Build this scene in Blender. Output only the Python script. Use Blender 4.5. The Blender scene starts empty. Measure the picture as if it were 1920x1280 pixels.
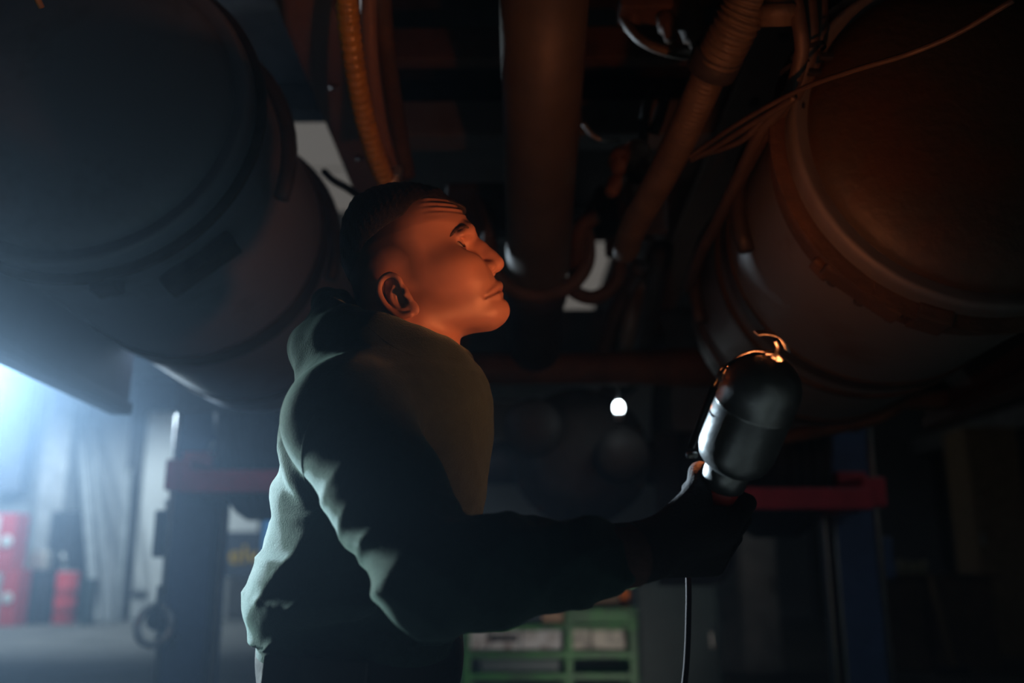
import bpy, bmesh, math, random
import numpy as np
from mathutils import Vector, Matrix

random.seed(7)
rng = np.random.default_rng(7)
scene = bpy.context.scene
COL = scene.collection

# ------------------------------------------------------------------ camera
FPX = 1700.0                      # focal length in pixels of the 1920 x 1280 frame
PITCH = math.atan(0.24)
CAM = np.array([0.0, 0.0, 1.2])
cam_d = bpy.data.cameras.new('camera')
cam_d.lens = 36.0 * FPX / 1920.0
cam_d.sensor_width = 36.0
cam_d.clip_start = 0.05
cam_d.dof.use_dof = True
cam_d.dof.focus_distance = 1.24
cam_d.dof.aperture_fstop = 2.0
cam_o = bpy.data.objects.new('camera', cam_d)
cam_o.location = CAM
cam_o.rotation_euler = (math.pi / 2 + PITCH, 0, 0)
COL.objects.link(cam_o)
scene.camera = cam_o

# ------------------------------------------------------------------ view, world, haze
vs = scene.view_settings
vs.view_transform = 'Standard'
vs.look = 'None'
vs.gamma = 1.0
vs.exposure = 0.0
vs.use_curve_mapping = False
scene.cycles.max_bounces = 4
scene.cycles.caustics_reflective = False
scene.cycles.caustics_refractive = False
scene.cycles.use_adaptive_sampling = True
scene.cycles.adaptive_threshold = 0.04
scene.cycles.adaptive_min_samples = 16
scene.cycles.volume_bounces = 0
scene.cycles.use_denoising = True

HAZE = 0.0048
world = bpy.data.worlds.new('hall_air')
world.use_nodes = True
wn = world.node_tree.nodes
wl = world.node_tree.links
wn.clear()
w_out = wn.new('ShaderNodeOutputWorld')
w_bg = wn.new('ShaderNodeBackground')
w_bg.inputs['Color'].default_value = (0.01, 0.012, 0.016, 1)
w_bg.inputs['Strength'].default_value = 0.0
w_vol = wn.new('ShaderNodeVolumeScatter')
w_vol.inputs['Color'].default_value = (0.52, 0.73, 1.0, 1)
w_vol.inputs['Density'].default_value = HAZE
w_vol.inputs['Anisotropy'].default_value = 0.80
wl.new(w_bg.outputs[0], w_out.inputs['Surface'])
wl.new(w_vol.outputs[0], w_out.inputs['Volume'])
scene.world = world

# two cold flood lamps left of the truck, out of the picture: one far back that dazzles, one that rims his back
FLOODS = [dict(pos=(-4.95, 7.6, 2.85), aim=(-0.80, 1.3, 1.35), power=9200.0, cone=25.0, blend=0.8, col=(0.67, 0.85, 1.0), soft=0.14, head=0.34, label='cold white flood lamp on the tripod farther back, left of the truck'),
          dict(pos=(-4.0, 4.55, 2.25), aim=(-0.52, 1.3, 1.25), power=2300.0, cone=24.0, blend=0.5, col=(0.80, 1.0, 0.97), soft=0.42, head=0.8, label='cold white flood lamp on the tripod nearer to the man, left of the truck')]
BAY_W = 480.0
RACK_FILL_W = 34.0
PANEL_GLOW = 0.10
# tube lamps under the hall's ceiling and the warm bulb of the hand lamp
TUBE_STRENGTH = 0.8
BULB_STRENGTH = 480.0
BULB_COL = (1.0, 0.265, 0.080)

# ------------------------------------------------------------------ pixel <-> space measuring
_c, _s = math.cos(PITCH), math.sin(PITCH)
def ray(px, py):
    u = (px - 960.0) / FPX
    v = (640.0 - py) / FPX
    return np.array([u, _c - v * _s, _s + v * _c])
def P(px, py, d):
    return CAM + ray(px, py) * d
def PY(px, py, Y):
    r = ray(px, py)
    return CAM + r * (Y / r[1])
def PZ(px, py, z=0.0):
    r = ray(px, py)
    return CAM + r * ((z - CAM[2]) / r[2])

# ------------------------------------------------------------------ materials
def mat(name, col, rough=0.6, metal=0.0, var=0.0, scale=8.0, col2=None, bump=0.0, bscale=60.0,
        sheen=0.0, spec=0.5, emit=None, estr=0.0, coat=0.0, thr=0.5, detail=4.0):
    m = bpy.data.materials.new(name)
    m.use_nodes = True
    nt = m.node_tree
    b = nt.nodes['Principled BSDF']
    b.inputs['Base Color'].default_value = (*col, 1)
    b.inputs['Roughness'].default_value = rough
    b.inputs['Metallic'].default_value = metal
    b.inputs['Specular IOR Level'].default_value = spec
    if coat:
        b.inputs['Coat Weight'].default_value = coat
    if sheen:
        b.inputs['Sheen Weight'].default_value = sheen
        b.inputs['Sheen Roughness'].default_value = 0.4
        b.inputs['Sheen Tint'].default_value = (0.58, 0.88, 0.83, 1)
    if emit is not None:
        b.inputs['Emission Color'].default_value = (*emit, 1)
        b.inputs['Emission Strength'].default_value = estr
    if col2 is not None or var or bump:
        tc = nt.nodes.new('ShaderNodeTexCoord')
    if col2 is not None or var:
        n = nt.nodes.new('ShaderNodeTexNoise')
        n.inputs['Scale'].default_value = scale
        n.inputs['Detail'].default_value = detail
        n.inputs['Roughness'].default_value = 0.65
        nt.links.new(tc.outputs['Object'], n.inputs['Vector'])
        r = nt.nodes.new('ShaderNodeValToRGB')
        if col2 is None:
            r.color_ramp.elements[0].color = (*[c * (1 - var) for c in col], 1)
            r.color_ramp.elements[1].color = (*[min(1, c * (1 + var)) for c in col], 1)
            r.color_ramp.elements[0].position = 0.3
            r.color_ramp.elements[1].position = 0.7
        else:
            r.color_ramp.elements[0].color = (*col, 1)
            r.color_ramp.elements[1].color = (*col2, 1)
            r.color_ramp.elements[0].position = thr - 0.08
            r.color_ramp.elements[1].position = thr + 0.08
        nt.links.new(n.outputs['Fac'], r.inputs['Fac'])
        nt.links.new(r.outputs['Color'], b.inputs['Base Color'])
    if bump:
        n2 = nt.nodes.new('ShaderNodeTexNoise')
        n2.inputs['Scale'].default_value = bscale
        n2.inputs['Detail'].default_value = 5.0
        nt.links.new(tc.outputs['Object'], n2.inputs['Vector'])
        bp = nt.nodes.new('ShaderNodeBump')
        bp.inputs['Strength'].default_value = bump
        bp.inputs['Distance'].default_value = 0.01
        nt.links.new(n2.outputs['Fac'], bp.inputs['Height'])
        nt.links.new(bp.outputs['Normal'], b.inputs['Normal'])
    return m

M = {}
M['floor'] = mat('worn_concrete', (0.13, 0.125, 0.115), 0.75, var=0.35, scale=1.2, bump=0.3, bscale=9)
M['plaster'] = mat('grey_plaster', (0.30, 0.31, 0.32), 0.85, var=0.2, scale=0.6, bump=0.2, bscale=12)
M['plaster_dark'] = mat('dirty_plaster', (0.07, 0.066, 0.055), 0.85, var=0.4, scale=0.7, bump=0.2, bscale=12)
M['ceiling'] = mat('sooty_ceiling', (0.10, 0.10, 0.10), 0.9, var=0.3, scale=0.5)
M['door_white'] = mat('white_door_paint', (0.62, 0.63, 0.62), 0.5, var=0.08, scale=1.5)
M['dark_metal'] = mat('dark_steel', (0.035, 0.036, 0.04), 0.5, 0.3, var=0.4, scale=6)
M['truck_black'] = mat('sooty_chassis_paint', (0.030, 0.026, 0.024), 0.6, var=0.5, scale=9, bump=0.3, bscale=40)
M['rust'] = mat('rusty_chassis_paint', (0.060, 0.034, 0.020), 0.7, col2=(0.10, 0.052, 0.028), scale=7, bump=0.4, bscale=50)
M['rail'] = mat('red_brown_rail_paint', (0.20, 0.115, 0.085), 0.55, col2=(0.24, 0.14, 0.10), scale=5, bump=0.25, bscale=40)
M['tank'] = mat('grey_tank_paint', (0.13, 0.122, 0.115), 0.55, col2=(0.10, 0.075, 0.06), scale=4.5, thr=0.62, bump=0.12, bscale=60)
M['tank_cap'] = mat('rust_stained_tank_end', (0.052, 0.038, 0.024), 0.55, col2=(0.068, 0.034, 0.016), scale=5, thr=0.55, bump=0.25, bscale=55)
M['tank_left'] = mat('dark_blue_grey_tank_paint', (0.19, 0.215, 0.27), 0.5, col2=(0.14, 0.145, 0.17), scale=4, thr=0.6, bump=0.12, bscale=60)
M['strap'] = mat('tank_strap_steel', (0.06, 0.045, 0.035), 0.5, 0.4, var=0.4, scale=12)
M['shaft'] = mat('dusty_brown_shaft', (0.085, 0.068, 0.048), 0.55, var=0.22, scale=5, bump=0.12, bscale=70)
M['hose_yellow'] = mat('amber_corrugated_plastic', (0.42, 0.22, 0.035), 0.3, var=0.2, scale=30)
M['hose_brown'] = mat('dusty_brown_hose', (0.08, 0.06, 0.04), 0.6, var=0.25, scale=20, bump=0.2, bscale=90)
M['cable'] = mat('dusty_cable_sheath', (0.062, 0.044, 0.032), 0.55, var=0.3, scale=25)
M['rubber'] = mat('black_tyre_rubber', (0.022, 0.022, 0.024), 0.75, var=0.3, scale=15)
M['panel'] = mat('blue_grey_side_skirt', (0.12, 0.125, 0.16), 0.5, var=0.15, scale=3)
M['panel_brown'] = mat('brown_side_skirt', (0.07, 0.042, 0.03), 0.6, var=0.3, scale=4)
M['lift_blue'] = mat('blue_lift_paint', (0.05, 0.095, 0.22), 0.45, var=0.2, scale=6)
M['lift_red'] = mat('red_lift_paint', (0.45, 0.03, 0.05), 0.45, var=0.25, scale=9)
M['zinc'] = mat('dull_zinc_channel', (0.42, 0.44, 0.45), 0.6, 0.0, var=0.2, scale=3)
M['steel'] = mat('bare_steel', (0.42, 0.42, 0.40), 0.38, 0.85, var=0.2, scale=14)
M['red'] = mat('red_enamel', (0.62, 0.03, 0.04), 0.35, var=0.1, scale=6)
M['white'] = mat('off_white_print', (0.75, 0.75, 0.72), 0.5)
M['sign'] = mat('dark_banner_cloth', (0.035, 0.045, 0.065), 0.7, var=0.2, scale=4)
M['yellow'] = mat('yellow_print', (0.60, 0.36, 0.02), 0.5, var=0.1, scale=12)
M['light_blue'] = mat('light_blue_paint', (0.10, 0.30, 0.62), 0.5)
M['green'] = mat('green_rack_paint', (0.018, 0.16, 0.026), 0.5, col2=(0.014, 0.085, 0.022), scale=6)
M['green_pale'] = mat('pale_green_plastic', (0.35, 0.75, 0.42), 0.4)
M['orange'] = mat('orange_plastic', (0.62, 0.14, 0.02), 0.4)
M['carton'] = mat('worn_printed_carton', (0.50, 0.50, 0.52), 0.6, col2=(0.20, 0.15, 0.13), scale=9, thr=0.58)
M['carton2'] = mat('scuffed_beige_carton', (0.50, 0.46, 0.40), 0.6, col2=(0.22, 0.20, 0.18), scale=10, thr=0.56)
M['cardboard'] = mat('plain_cardboard', (0.34, 0.22, 0.14), 0.75, var=0.15, scale=6)
M['teal'] = mat('dark_teal_cabinet_paint', (0.035, 0.06, 0.065), 0.5, var=0.2, scale=4)
M['dirty_white'] = mat('dirty_white_panel', (0.36, 0.36, 0.36), 0.6, var=0.25, scale=3)
M['wood'] = mat('weathered_wood', (0.32, 0.22, 0.12), 0.7, var=0.25, scale=10)
M['wood_dark'] = mat('dark_wood', (0.12, 0.075, 0.04), 0.7, var=0.3, scale=5)
M['jar'] = mat('pale_glass_jar', (0.42, 0.38, 0.24), 0.25)
M['skin'] = None
M['hoodie'] = mat('dark_green_fleece', (0.021, 0.045, 0.042), 0.9, var=0.12, scale=60, bump=0.25, bscale=420, sheen=0.35, spec=0.15)
M['rib'] = mat('ribbed_green_cuff', (0.028, 0.052, 0.047), 0.9, var=0.15, scale=80, bump=0.3, bscale=300, sheen=0.2, spec=0.15)
M['trousers'] = mat('black_work_trousers', (0.011, 0.010, 0.014), 0.4, var=0.2, scale=30, bump=0.08, bscale=90)
M['glove'] = mat('black_knit_glove', (0.012, 0.012, 0.014), 0.85, var=0.2, scale=50, bump=0.3, bscale=260)
M['glove_cuff'] = mat('brown_knit_cuff', (0.085, 0.045, 0.038), 0.9, var=0.2, scale=60, bump=0.3, bscale=300)
M['hair'] = mat('dark_brown_hair', (0.020, 0.015, 0.012), 0.6, var=0.4, scale=160, bump=0.35, bscale=600)
M['brow'] = mat('brown_brow_hair', (0.10, 0.058, 0.04), 0.7, var=0.5, scale=260, bump=0.6, bscale=500)
M['boot'] = mat('black_boot_leather', (0.02, 0.018, 0.017), 0.5, bump=0.2, bscale=80)
M['lamp_shell'] = mat('brushed_tin_reflector', (0.34, 0.36, 0.36), 0.34, 0.9, var=0.15, scale=25, bump=0.06, bscale=120)
M['lamp_red'] = mat('red_lamp_handle', (0.42, 0.03, 0.02), 0.45)
M['lamp_cord'] = mat('dark_red_cord', (0.022, 0.008, 0.008), 0.8)
M['black_plastic'] = mat('black_plastic', (0.015, 0.015, 0.016), 0.45)
M['bulb'] = mat('glowing_bulb', (1, 0.6, 0.3), 0.4, emit=BULB_COL, estr=BULB_STRENGTH)
M['tube'] = mat('ceiling_tube_glow', (0.9, 0.9, 0.9), 0.4, emit=(0.92, 0.97, 1.0), estr=TUBE_STRENGTH)
M['torch_led'] = mat('small_lamp_glow', (0.9, 0.9, 0.9), 0.4, emit=(0.80, 0.95, 1.0), estr=14.0)
M['tube_fill'] = mat('fill_tube_glow', (0.9, 0.9, 0.9), 0.4, emit=(0.80, 0.92, 1.0), estr=23.0)
M['glow_panel'] = mat('ceiling_glow_panel', (0.6, 0.58, 0.55), 0.6, emit=(1.0, 0.93, 0.86), estr=PANEL_GLOW)
M['flood_led'] = mat('flood_lamp_glass', (0.9, 0.95, 1), 0.3, emit=(0.7, 0.9, 1.0), estr=30.0)

for k_ in ('tube', 'glow_panel', 'torch_led'):
    M[k_].cycles.emission_sampling = 'NONE' if k_ != 'torch_led' else 'FRONT'

# ------------------------------------------------------------------ mesh helpers
def link(name, me, m=None, parent=None, smooth=False):
    o = bpy.data.objects.new(name, me)
    COL.objects.link(o)
    if m is not None and len(me.materials) == 0:
        me.materials.append(M[m] if isinstance(m, str) else m)
    if smooth:
        me.polygons.foreach_set('use_smooth', [True] * len(me.polygons))
    if parent is not None:
        o.parent = parent
    return o

def tag(o, label=None, cat=None, group=None, kind=None):
    if label: o['label'] = label
    if cat: o['category'] = cat
    if group: o['group'] = group
    if kind: o['kind'] = kind
    return o

def empty(name, loc, label=None, cat=None, group=None):
    o = bpy.data.objects.new(name, None)
    o.location = loc
    o.empty_display_size = 0.1
    COL.objects.link(o)
    return tag(o, label, cat, group)

class MB:
    """collects shapes; build() links them as one mesh object, in world space or the parent's space"""
    def __init__(self):
        self.v, self.f, self.sm = [], [], []
    def add(self, vs_, fs_, smooth=False):
        b = len(self.v)
        self.v += [tuple(float(c) for c in p) for p in vs_]
        self.f += [tuple(i + b for i in f) for f in fs_]
        self.sm += [smooth] * len(fs_)
        return self
    def box(self, c, s, R=None, bev=0.0):
        bm = bmesh.new()
        bmesh.ops.create_cube(bm, size=1.0)
        for w in bm.verts:
            w.co = Vector((w.co.x * s[0], w.co.y * s[1], w.co.z * s[2]))
        if bev > 0:
            bmesh.ops.bevel(bm, geom=list(bm.edges), offset=min(bev, 0.45 * min(s)), segments=2, affect='EDGES', profile=0.6)
        bm.verts.index_update()
        pts = [w.co.copy() for w in bm.verts]
        fs_ = [[w.index for w in f.verts] for f in bm.faces]
        bm.free()
        if R is not None:
            R3 = Matrix(R).to_3x3()
            pts = [R3 @ p for p in pts]
        c = Vector(c)
        return self.add([p + c for p in pts], fs_)
    def frame(self, axis, hint=(0, 0, 1)):
        a = Vector(axis).normalized()
        h = Vector(hint)
        if abs(a.dot(h)) > 0.95:
            h = Vector((1, 0, 0))
        u = a.cross(h).normalized()
        return a, u, u.cross(a).normalized() * -1.0
    def lathe(self, base, axis, prof, n=32, smooth=True, cap=True, a0=0.0, a1=2 * math.pi, ref=None):
        base = Vector(base)
        a = Vector(axis).normalized()
        if ref is None:
            _, u, w = self.frame(a)
        else:
            u = Vector(ref)
            u = (u - a * u.dot(a)).normalized()
            w = a.cross(u)
        full = abs(a1 - a0 - 2 * math.pi) < 1e-6
        m_ = n if full else n + 1
        pts, fs_ = [], []
        for h, r in prof:
            for k in range(m_):
                t = a0 + (a1 - a0) * k / n
                pts.append(base + a * h + (u * math.cos(t) + w * math.sin(t)) * r)
        for i in range(len(prof) - 1):
            for k in range(n):
                k2 = (k + 1) % m_
                fs_.append((i * m_ + k, i * m_ + k2, (i + 1) * m_ + k2, (i + 1) * m_ + k))
        if cap and full:
            fs_.append(tuple(range(n))[::-1])
            o_ = (len(prof) - 1) * m_
            fs_.append(tuple(range(o_, o_ + n)))
        return self.add(pts, fs_, smooth)
    def tube(self, pts, r, n=10, smooth=True):
        pts = [Vector(p) for p in pts]
        N = len(pts)
        rs = list(r) if hasattr(r, '__len__') else [r] * N
        tang = []
        for i in range(N):
            tang.append((pts[min(i + 1, N - 1)] - pts[max(i - 1, 0)]).normalized())
        a, u, w = self.frame(tang[0])
        vs_, fs_ = [], []
        for i in range(N):
            u = (u - tang[i] * u.dot(tang[i])).normalized()
            w = tang[i].cross(u)
            for k in range(n):
                t = 2 * math.pi * k / n
                vs_.append(pts[i] + (u * math.cos(t) + w * math.sin(t)) * rs[i])
        for i in range(N - 1):
            for k in range(n):
                k2 = (k + 1) % n
                fs_.append((i * n + k, i * n + k2, (i + 1) * n + k2, (i + 1) * n + k))
        fs_.append(tuple(range(n))[::-1])
        fs_.append(tuple(range((N - 1) * n, N * n)))
        return self.add(vs_, fs_, smooth)
    def sphere(self, c, r, n=16, m=10):
        r = r if hasattr(r, '__len__') else (r, r, r)
        vs_ = [Vector((0, 0, -1))]
        for i in range(1, m):
            t = -math.pi / 2 + math.pi * i / m
            for k in range(n):
                p = 2 * math.pi * k / n
                vs_.append(Vector((math.cos(t) * math.cos(p), math.cos(t) * math.sin(p), math.sin(t))))
        vs_.append(Vector((0, 0, 1)))
        fs_ = [(0, 1 + (k + 1) % n, 1 + k) for k in range(n)]
        for i in range(m - 2):
            for k in range(n):
                a_, b_ = 1 + i * n + k, 1 + i * n + (k + 1) % n
                fs_.append((a_, b_, b_ + n, a_ + n))
        o_ = 1 + (m - 2) * n
        fs_ += [(o_ + k, o_ + (k + 1) % n, len(vs_) - 1) for k in range(n)]
        c = Vector(c)
        return self.add([Vector((p.x * r[0], p.y * r[1], p.z * r[2])) + c for p in vs_], fs_, True)
    def prism(self, poly, ext):
        """a flat polygon of 3D points pushed along ext"""
        n = len(poly)
        e = Vector(ext)
        vs_ = [Vector(p) for p in poly] + [Vector(p) + e for p in poly]
        fs_ = [tuple(range(n))[::-1], tuple(range(n, 2 * n))]
        fs_ += [(k, (k + 1) % n, n + (k + 1) % n, n + k) for k in range(n)]
        return self.add(vs_, fs_)
    def build(self, name, m, parent=None, label=None, local=None):
        me = bpy.data.meshes.new(name)
        v = self.v
        if parent is not None and local is None:
            inv = parent_world(parent).inverted()
            v = [tuple(inv @ Vector(p)) for p in v]
        me.from_pydata(v, [], self.f)
        bm = bmesh.new()
        bm.from_mesh(me)
        bmesh.ops.recalc_face_normals(bm, faces=bm.faces)
        bm.to_mesh(me)
        bm.free()
        me.polygons.foreach_set('use_smooth', self.sm)
        me.update()
        o = link(name, me, m, parent)
        if label: o['label'] = label
        return o

def parent_world(o):
    mtx = Matrix.LocRotScale(o.location, o.rotation_euler, o.scale)
    return mtx if o.parent is None else parent_world(o.parent) @ mtx

def spline(pts, n=8):
    """Catmull-Rom through the points"""
    pts = [np.array(p, float) for p in pts]
    q = [2 * pts[0] - pts[1]] + pts + [2 * pts[-1] - pts[-2]]
    out = []
    for i in range(1, len(q) - 2):
        for k in range(n):
            t = k / n
            a, b, c, d = q[i - 1], q[i], q[i + 1], q[i + 2]
            out.append(0.5 * ((2 * b) + (c - a) * t + (2 * a - 5 * b + 4 * c - d) * t * t + (3 * b - a - 3 * c + d) * t ** 3))
    out.append(pts[-1])
    return out

# ------------------------------------------------------------------ signed fields -> skin (for the person)
class Field:
    def __init__(self, xs, ys, zs):
        self.ax = [np.asarray(a, np.float32) for a in (xs, ys, zs)]
        self.f = np.full([len(a) for a in self.ax], 1.0, np.float32)
    def sl(self, lo, hi):
        out = []
        for a, l, h in zip(self.ax, lo, hi):
            i0 = max(0, int(np.searchsorted(a, l)) - 1)
            i1 = min(len(a), int(np.searchsorted(a, h)) + 1)
            out.append(slice(i0, max(i1, i0 + 1)))
        return tuple(out)
    def grid(self, s):
        return (self.ax[0][s[0]][:, None, None], self.ax[1][s[1]][None, :, None], self.ax[2][s[2]][None, None, :])
    def op(self, fn, lo, hi, k, mode='add'):
        s = self.sl(lo, hi)
        X, Y, Z = self.grid(s)
        d = fn(X, Y, Z)
        a = self.f[s]
        if mode == 'add':
            if k > 0:
                h = np.clip(0.5 + 0.5 * (a - d) / k, 0, 1)
                self.f[s] = a + (d - a) * h - k * h * (1 - h)
            else:
                self.f[s] = np.minimum(a, d)
        else:
            d = -d
            if k > 0:
                h = np.clip(0.5 - 0.5 * (a - d) / k, 0, 1)
                self.f[s] = a + (d - a) * h + k * h * (1 - h)
            else:
                self.f[s] = np.maximum(a, d)
    def cap(self, a, b, ra, rb=None, k=0.02, mode='add'):
        rb = ra if rb is None else rb
        a, b = np.array(a, float), np.array(b, float)
        m_ = max(ra, rb) + k + 0.02
        lo, hi = np.minimum(a, b) - m_, np.maximum(a, b) + m_
        ab = b - a
        L2 = max(float(ab @ ab), 1e-12)
        def fn(X, Y, Z):
            t = np.clip(((X - a[0]) * ab[0] + (Y - a[1]) * ab[1] + (Z - a[2]) * ab[2]) / L2, 0, 1)
            return np.sqrt((X - a[0] - t * ab[0]) ** 2 + (Y - a[1] - t * ab[1]) ** 2 + (Z - a[2] - t * ab[2]) ** 2) - (ra + (rb - ra) * t)
        self.op(fn, lo, hi, k, mode)
    def chain(self, pts, rs, k=0.02, mode='add'):
        rs = rs if hasattr(rs, '__len__') else [rs] * len(pts)
        for i in range(len(pts) - 1):
            self.cap(pts[i], pts[i + 1], rs[i], rs[i + 1], k, mode)
    def ell(self, c, r, k=0.02, mode='add', ax=None):
        """ellipsoid; ax: three unit axes"""
        c, r = np.array(c, float), np.array(r, float)
        m_ = r.max() + k + 0.02
        A = np.eye(3) if ax is None else np.array(ax, float)
        def fn(X, Y, Z):
            dx, dy, dz = X - c[0], Y - c[1], Z - c[2]
            q = [(dx * A[i][0] + dy * A[i][1] + dz * A[i][2]) for i in range(3)]
            k0 = np.sqrt(sum((q[i] / r[i]) ** 2 for i in range(3)))
            k1 = np.sqrt(sum((q[i] / r[i] ** 2) ** 2 for i in range(3)))
            return k0 * (k0 - 1.0) / np.maximum(k1, 1e-6)
        self.op(fn, c - m_, c + m_, k, mode)
    def mesh(self):
        f = self.f
        ins = f < 0
        nx, ny, nz = f.shape
        cnt = np.zeros((nx - 1, ny - 1, nz - 1), np.int8)
        for i in (0, 1):
            for j in (0, 1):
                for k in (0, 1):
                    cnt += ins[i:nx - 1 + i, j:ny - 1 + j, k:nz - 1 + k]
        act = (cnt > 0) & (cnt < 8)
        I, J, K = np.nonzero(act)
        idx = np.full(act.shape, -1, np.int64)
        idx[I, J, K] = np.arange(len(I))
        acc = np.zeros((len(I), 3))
        num = np.zeros(len(I))
        corners = [(i, j, k) for i in (0, 1) for j in (0, 1) for k in (0, 1)]
        xs, ys, zs = self.ax
        for a in corners:
            for ax_ in range(3):
                if a[ax_] == 1:
                    continue
                b = list(a); b[ax_] = 1
                va = f[I + a[0], J + a[1], K + a[2]].astype(np.float64)
                vb = f[I + b[0], J + b[1], K + b[2]].astype(np.float64)
                cr = (va < 0) != (vb < 0)
                t = np.where(cr, va / np.where(cr, va - vb, 1), 0)
                pa = np.stack([xs[I + a[0]], ys[J + a[1]], zs[K + a[2]]], 1)
                pb = np.stack([xs[I + b[0]], ys[J + b[1]], zs[K + b[2]]], 1)
                acc += np.where(cr[:, None], pa + (pb - pa) * t[:, None], 0)
                num += cr
        V = acc / num[:, None]
        F = []
        for ax_ in range(3):
            sl0 = [slice(None)] * 3; sl1 = [slice(None)] * 3
            sl0[ax_] = slice(0, -1); sl1[ax_] = slice(1, None)
            A_, B_ = ins[tuple(sl0)], ins[tuple(sl1)]
            ch = np.argwhere(A_ != B_)
            o1, o2 = [(1, 2), (2, 0), (0, 1)][ax_]
            ok = (ch[:, o1] > 0) & (ch[:, o2] > 0)
            ch = ch[ok]
            ok = (ch[:, o1] < f.shape[o1] - 1) & (ch[:, o2] < f.shape[o2] - 1)
            ch = ch[ok]
            fl = A_[ch[:, 0], ch[:, 1], ch[:, 2]]
            def cell(d1, d2):
                c_ = ch.copy(); c_[:, o1] -= d1; c_[:, o2] -= d2
                return idx[c_[:, 0], c_[:, 1], c_[:, 2]]
            q = np.stack([cell(1, 1), cell(0, 1), cell(0, 0), cell(1, 0)], 1)
            q = np.where(fl[:, None], q, q[:, ::-1])
            F.append(q)
        F = np.concatenate(F)
        return V, F
    def smooth_build(self, name, m, parent=None, it=1, attr=None):
        V, F = self.mesh()
        for _ in range(it):
            S = np.zeros_like(V); n_ = np.zeros(len(V))
            for a_, b_ in ((0, 1), (1, 2), (2, 3), (3, 0)):
                np.add.at(S, F[:, a_], V[F[:, b_]]); np.add.at(n_, F[:, a_], 1)
                np.add.at(S, F[:, b_], V[F[:, a_]]); np.add.at(n_, F[:, b_], 1)
            V = 0.5 * V + 0.5 * S / np.maximum(n_, 1)[:, None]
        me = bpy.data.meshes.new(name)
        me.vertices.add(len(V)); me.vertices.foreach_set('co', V.ravel().astype(np.float32))
        me.loops.add(F.size); me.loops.foreach_set('vertex_index', F.ravel().astype(np.int32))
        me.polygons.add(len(F)); me.polygons.foreach_set('loop_start', np.arange(0, F.size, 4, dtype=np.int32))
        me.polygons.foreach_set('use_smooth', np.ones(len(F), bool))
        me.update(calc_edges=True)
        me.validate()
        for an, fn in (attr or {}).items():
            at = me.attributes.new(an, 'FLOAT', 'POINT')
            at.data.foreach_set('value', np.clip(fn(V), 0, 1).astype(np.float32))
        return link(name, me, m, parent)
    def hit(self, px, py, y0=0.9, y1=1.6):
        """first surface point of the field along the sight line of a pixel"""
        Yv = np.arange(y0, y1, 0.001)
        r = ray(px, py)
        Q = CAM[None] + r[None] * (Yv / r[1])[:, None]
        ii = [np.clip(np.searchsorted(a, Q[:, i]) - 1, 0, len(a) - 2) for i, a in enumerate(self.ax)]
        w = [np.clip((Q[:, i] - a[ii[i]]) / (a[ii[i] + 1] - a[ii[i]]), 0, 1) for i, a in enumerate(self.ax)]
        val = 0
        for i in (0, 1):
            for j in (0, 1):
                for k in (0, 1):
                    val = val + self.f[ii[0] + i, ii[1] + j, ii[2] + k] * (w[0] if i else 1 - w[0]) * (w[1] if j else 1 - w[1]) * (w[2] if k else 1 - w[2])
        n_ = np.nonzero(val < 0)[0]
        return Q[n_[0]] if len(n_) else None

# ------------------------------------------------------------------ the hall
X0, X1, Y0, Y1, ZC = -13.0, 9.0, -4.0, 19.5, 5.4
def struct(name, c, s, m):
    return tag(MB().box(c, s).build(name, m), kind='structure')
cx_, cy_ = (X0 + X1) / 2, (Y0 + Y1) / 2
tag(struct('floor', (cx_, cy_, -0.05), (X1 - X0 + 0.4, Y1 - Y0 + 0.4, 0.1), 'floor'), 'grey worn concrete floor of the workshop')
tag(struct('ceiling', (cx_, cy_, ZC + 0.05), (X1 - X0 + 0.4, Y1 - Y0 + 0.4, 0.1), 'ceiling'), 'sooty dark ceiling of the workshop')
struct('wall_left', (X0 - 0.1, cy_, ZC / 2), (0.2, Y1 - Y0, ZC), 'plaster')
struct('wall_right', (X1 + 0.1, cy_, ZC / 2), (0.2, Y1 - Y0, ZC), 'plaster_dark')
struct('wall_back', (cx_, Y1 + 0.1, ZC / 2), (X1 - X0 + 0.4, 0.2, ZC), 'plaster')
struct('wall_front', (cx_, Y0 - 0.1, ZC / 2), (X1 - X0 + 0.4, 0.2, ZC), 'plaster_dark')

# large white roller door in the back wall, with its frame and handle
a, b = PY(243, 1155, 19.4), PY(500, 772, 19.4)
door = tag(MB().box(((a[0] + b[0]) / 2, 19.44, b[2] / 2), (b[0] - a[0], 0.1, b[2])).build('door_1', 'door_white'), 'tall white workshop door in the far wall', kind='structure')
dw = b[0] - a[0]
fr = MB()
fr.box((a[0] - 0.16, 19.40, b[2] / 2), (0.32, 0.18, b[2]))
fr.box((b[0] + 0.16, 19.40, b[2] / 2), (0.32, 0.18, b[2]))
fr.box(((a[0] + b[0]) / 2, 19.40, b[2] + 0.35), (dw + 0.64, 0.18, 0.7))
fr.build('door_frame', 'dark_metal', door)
h_ = PY(262, 1113, 19.36)
MB().box(h_, (0.30, 0.06, 0.12), bev=0.02).build('door_handle', 'black_plastic', door)

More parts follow.
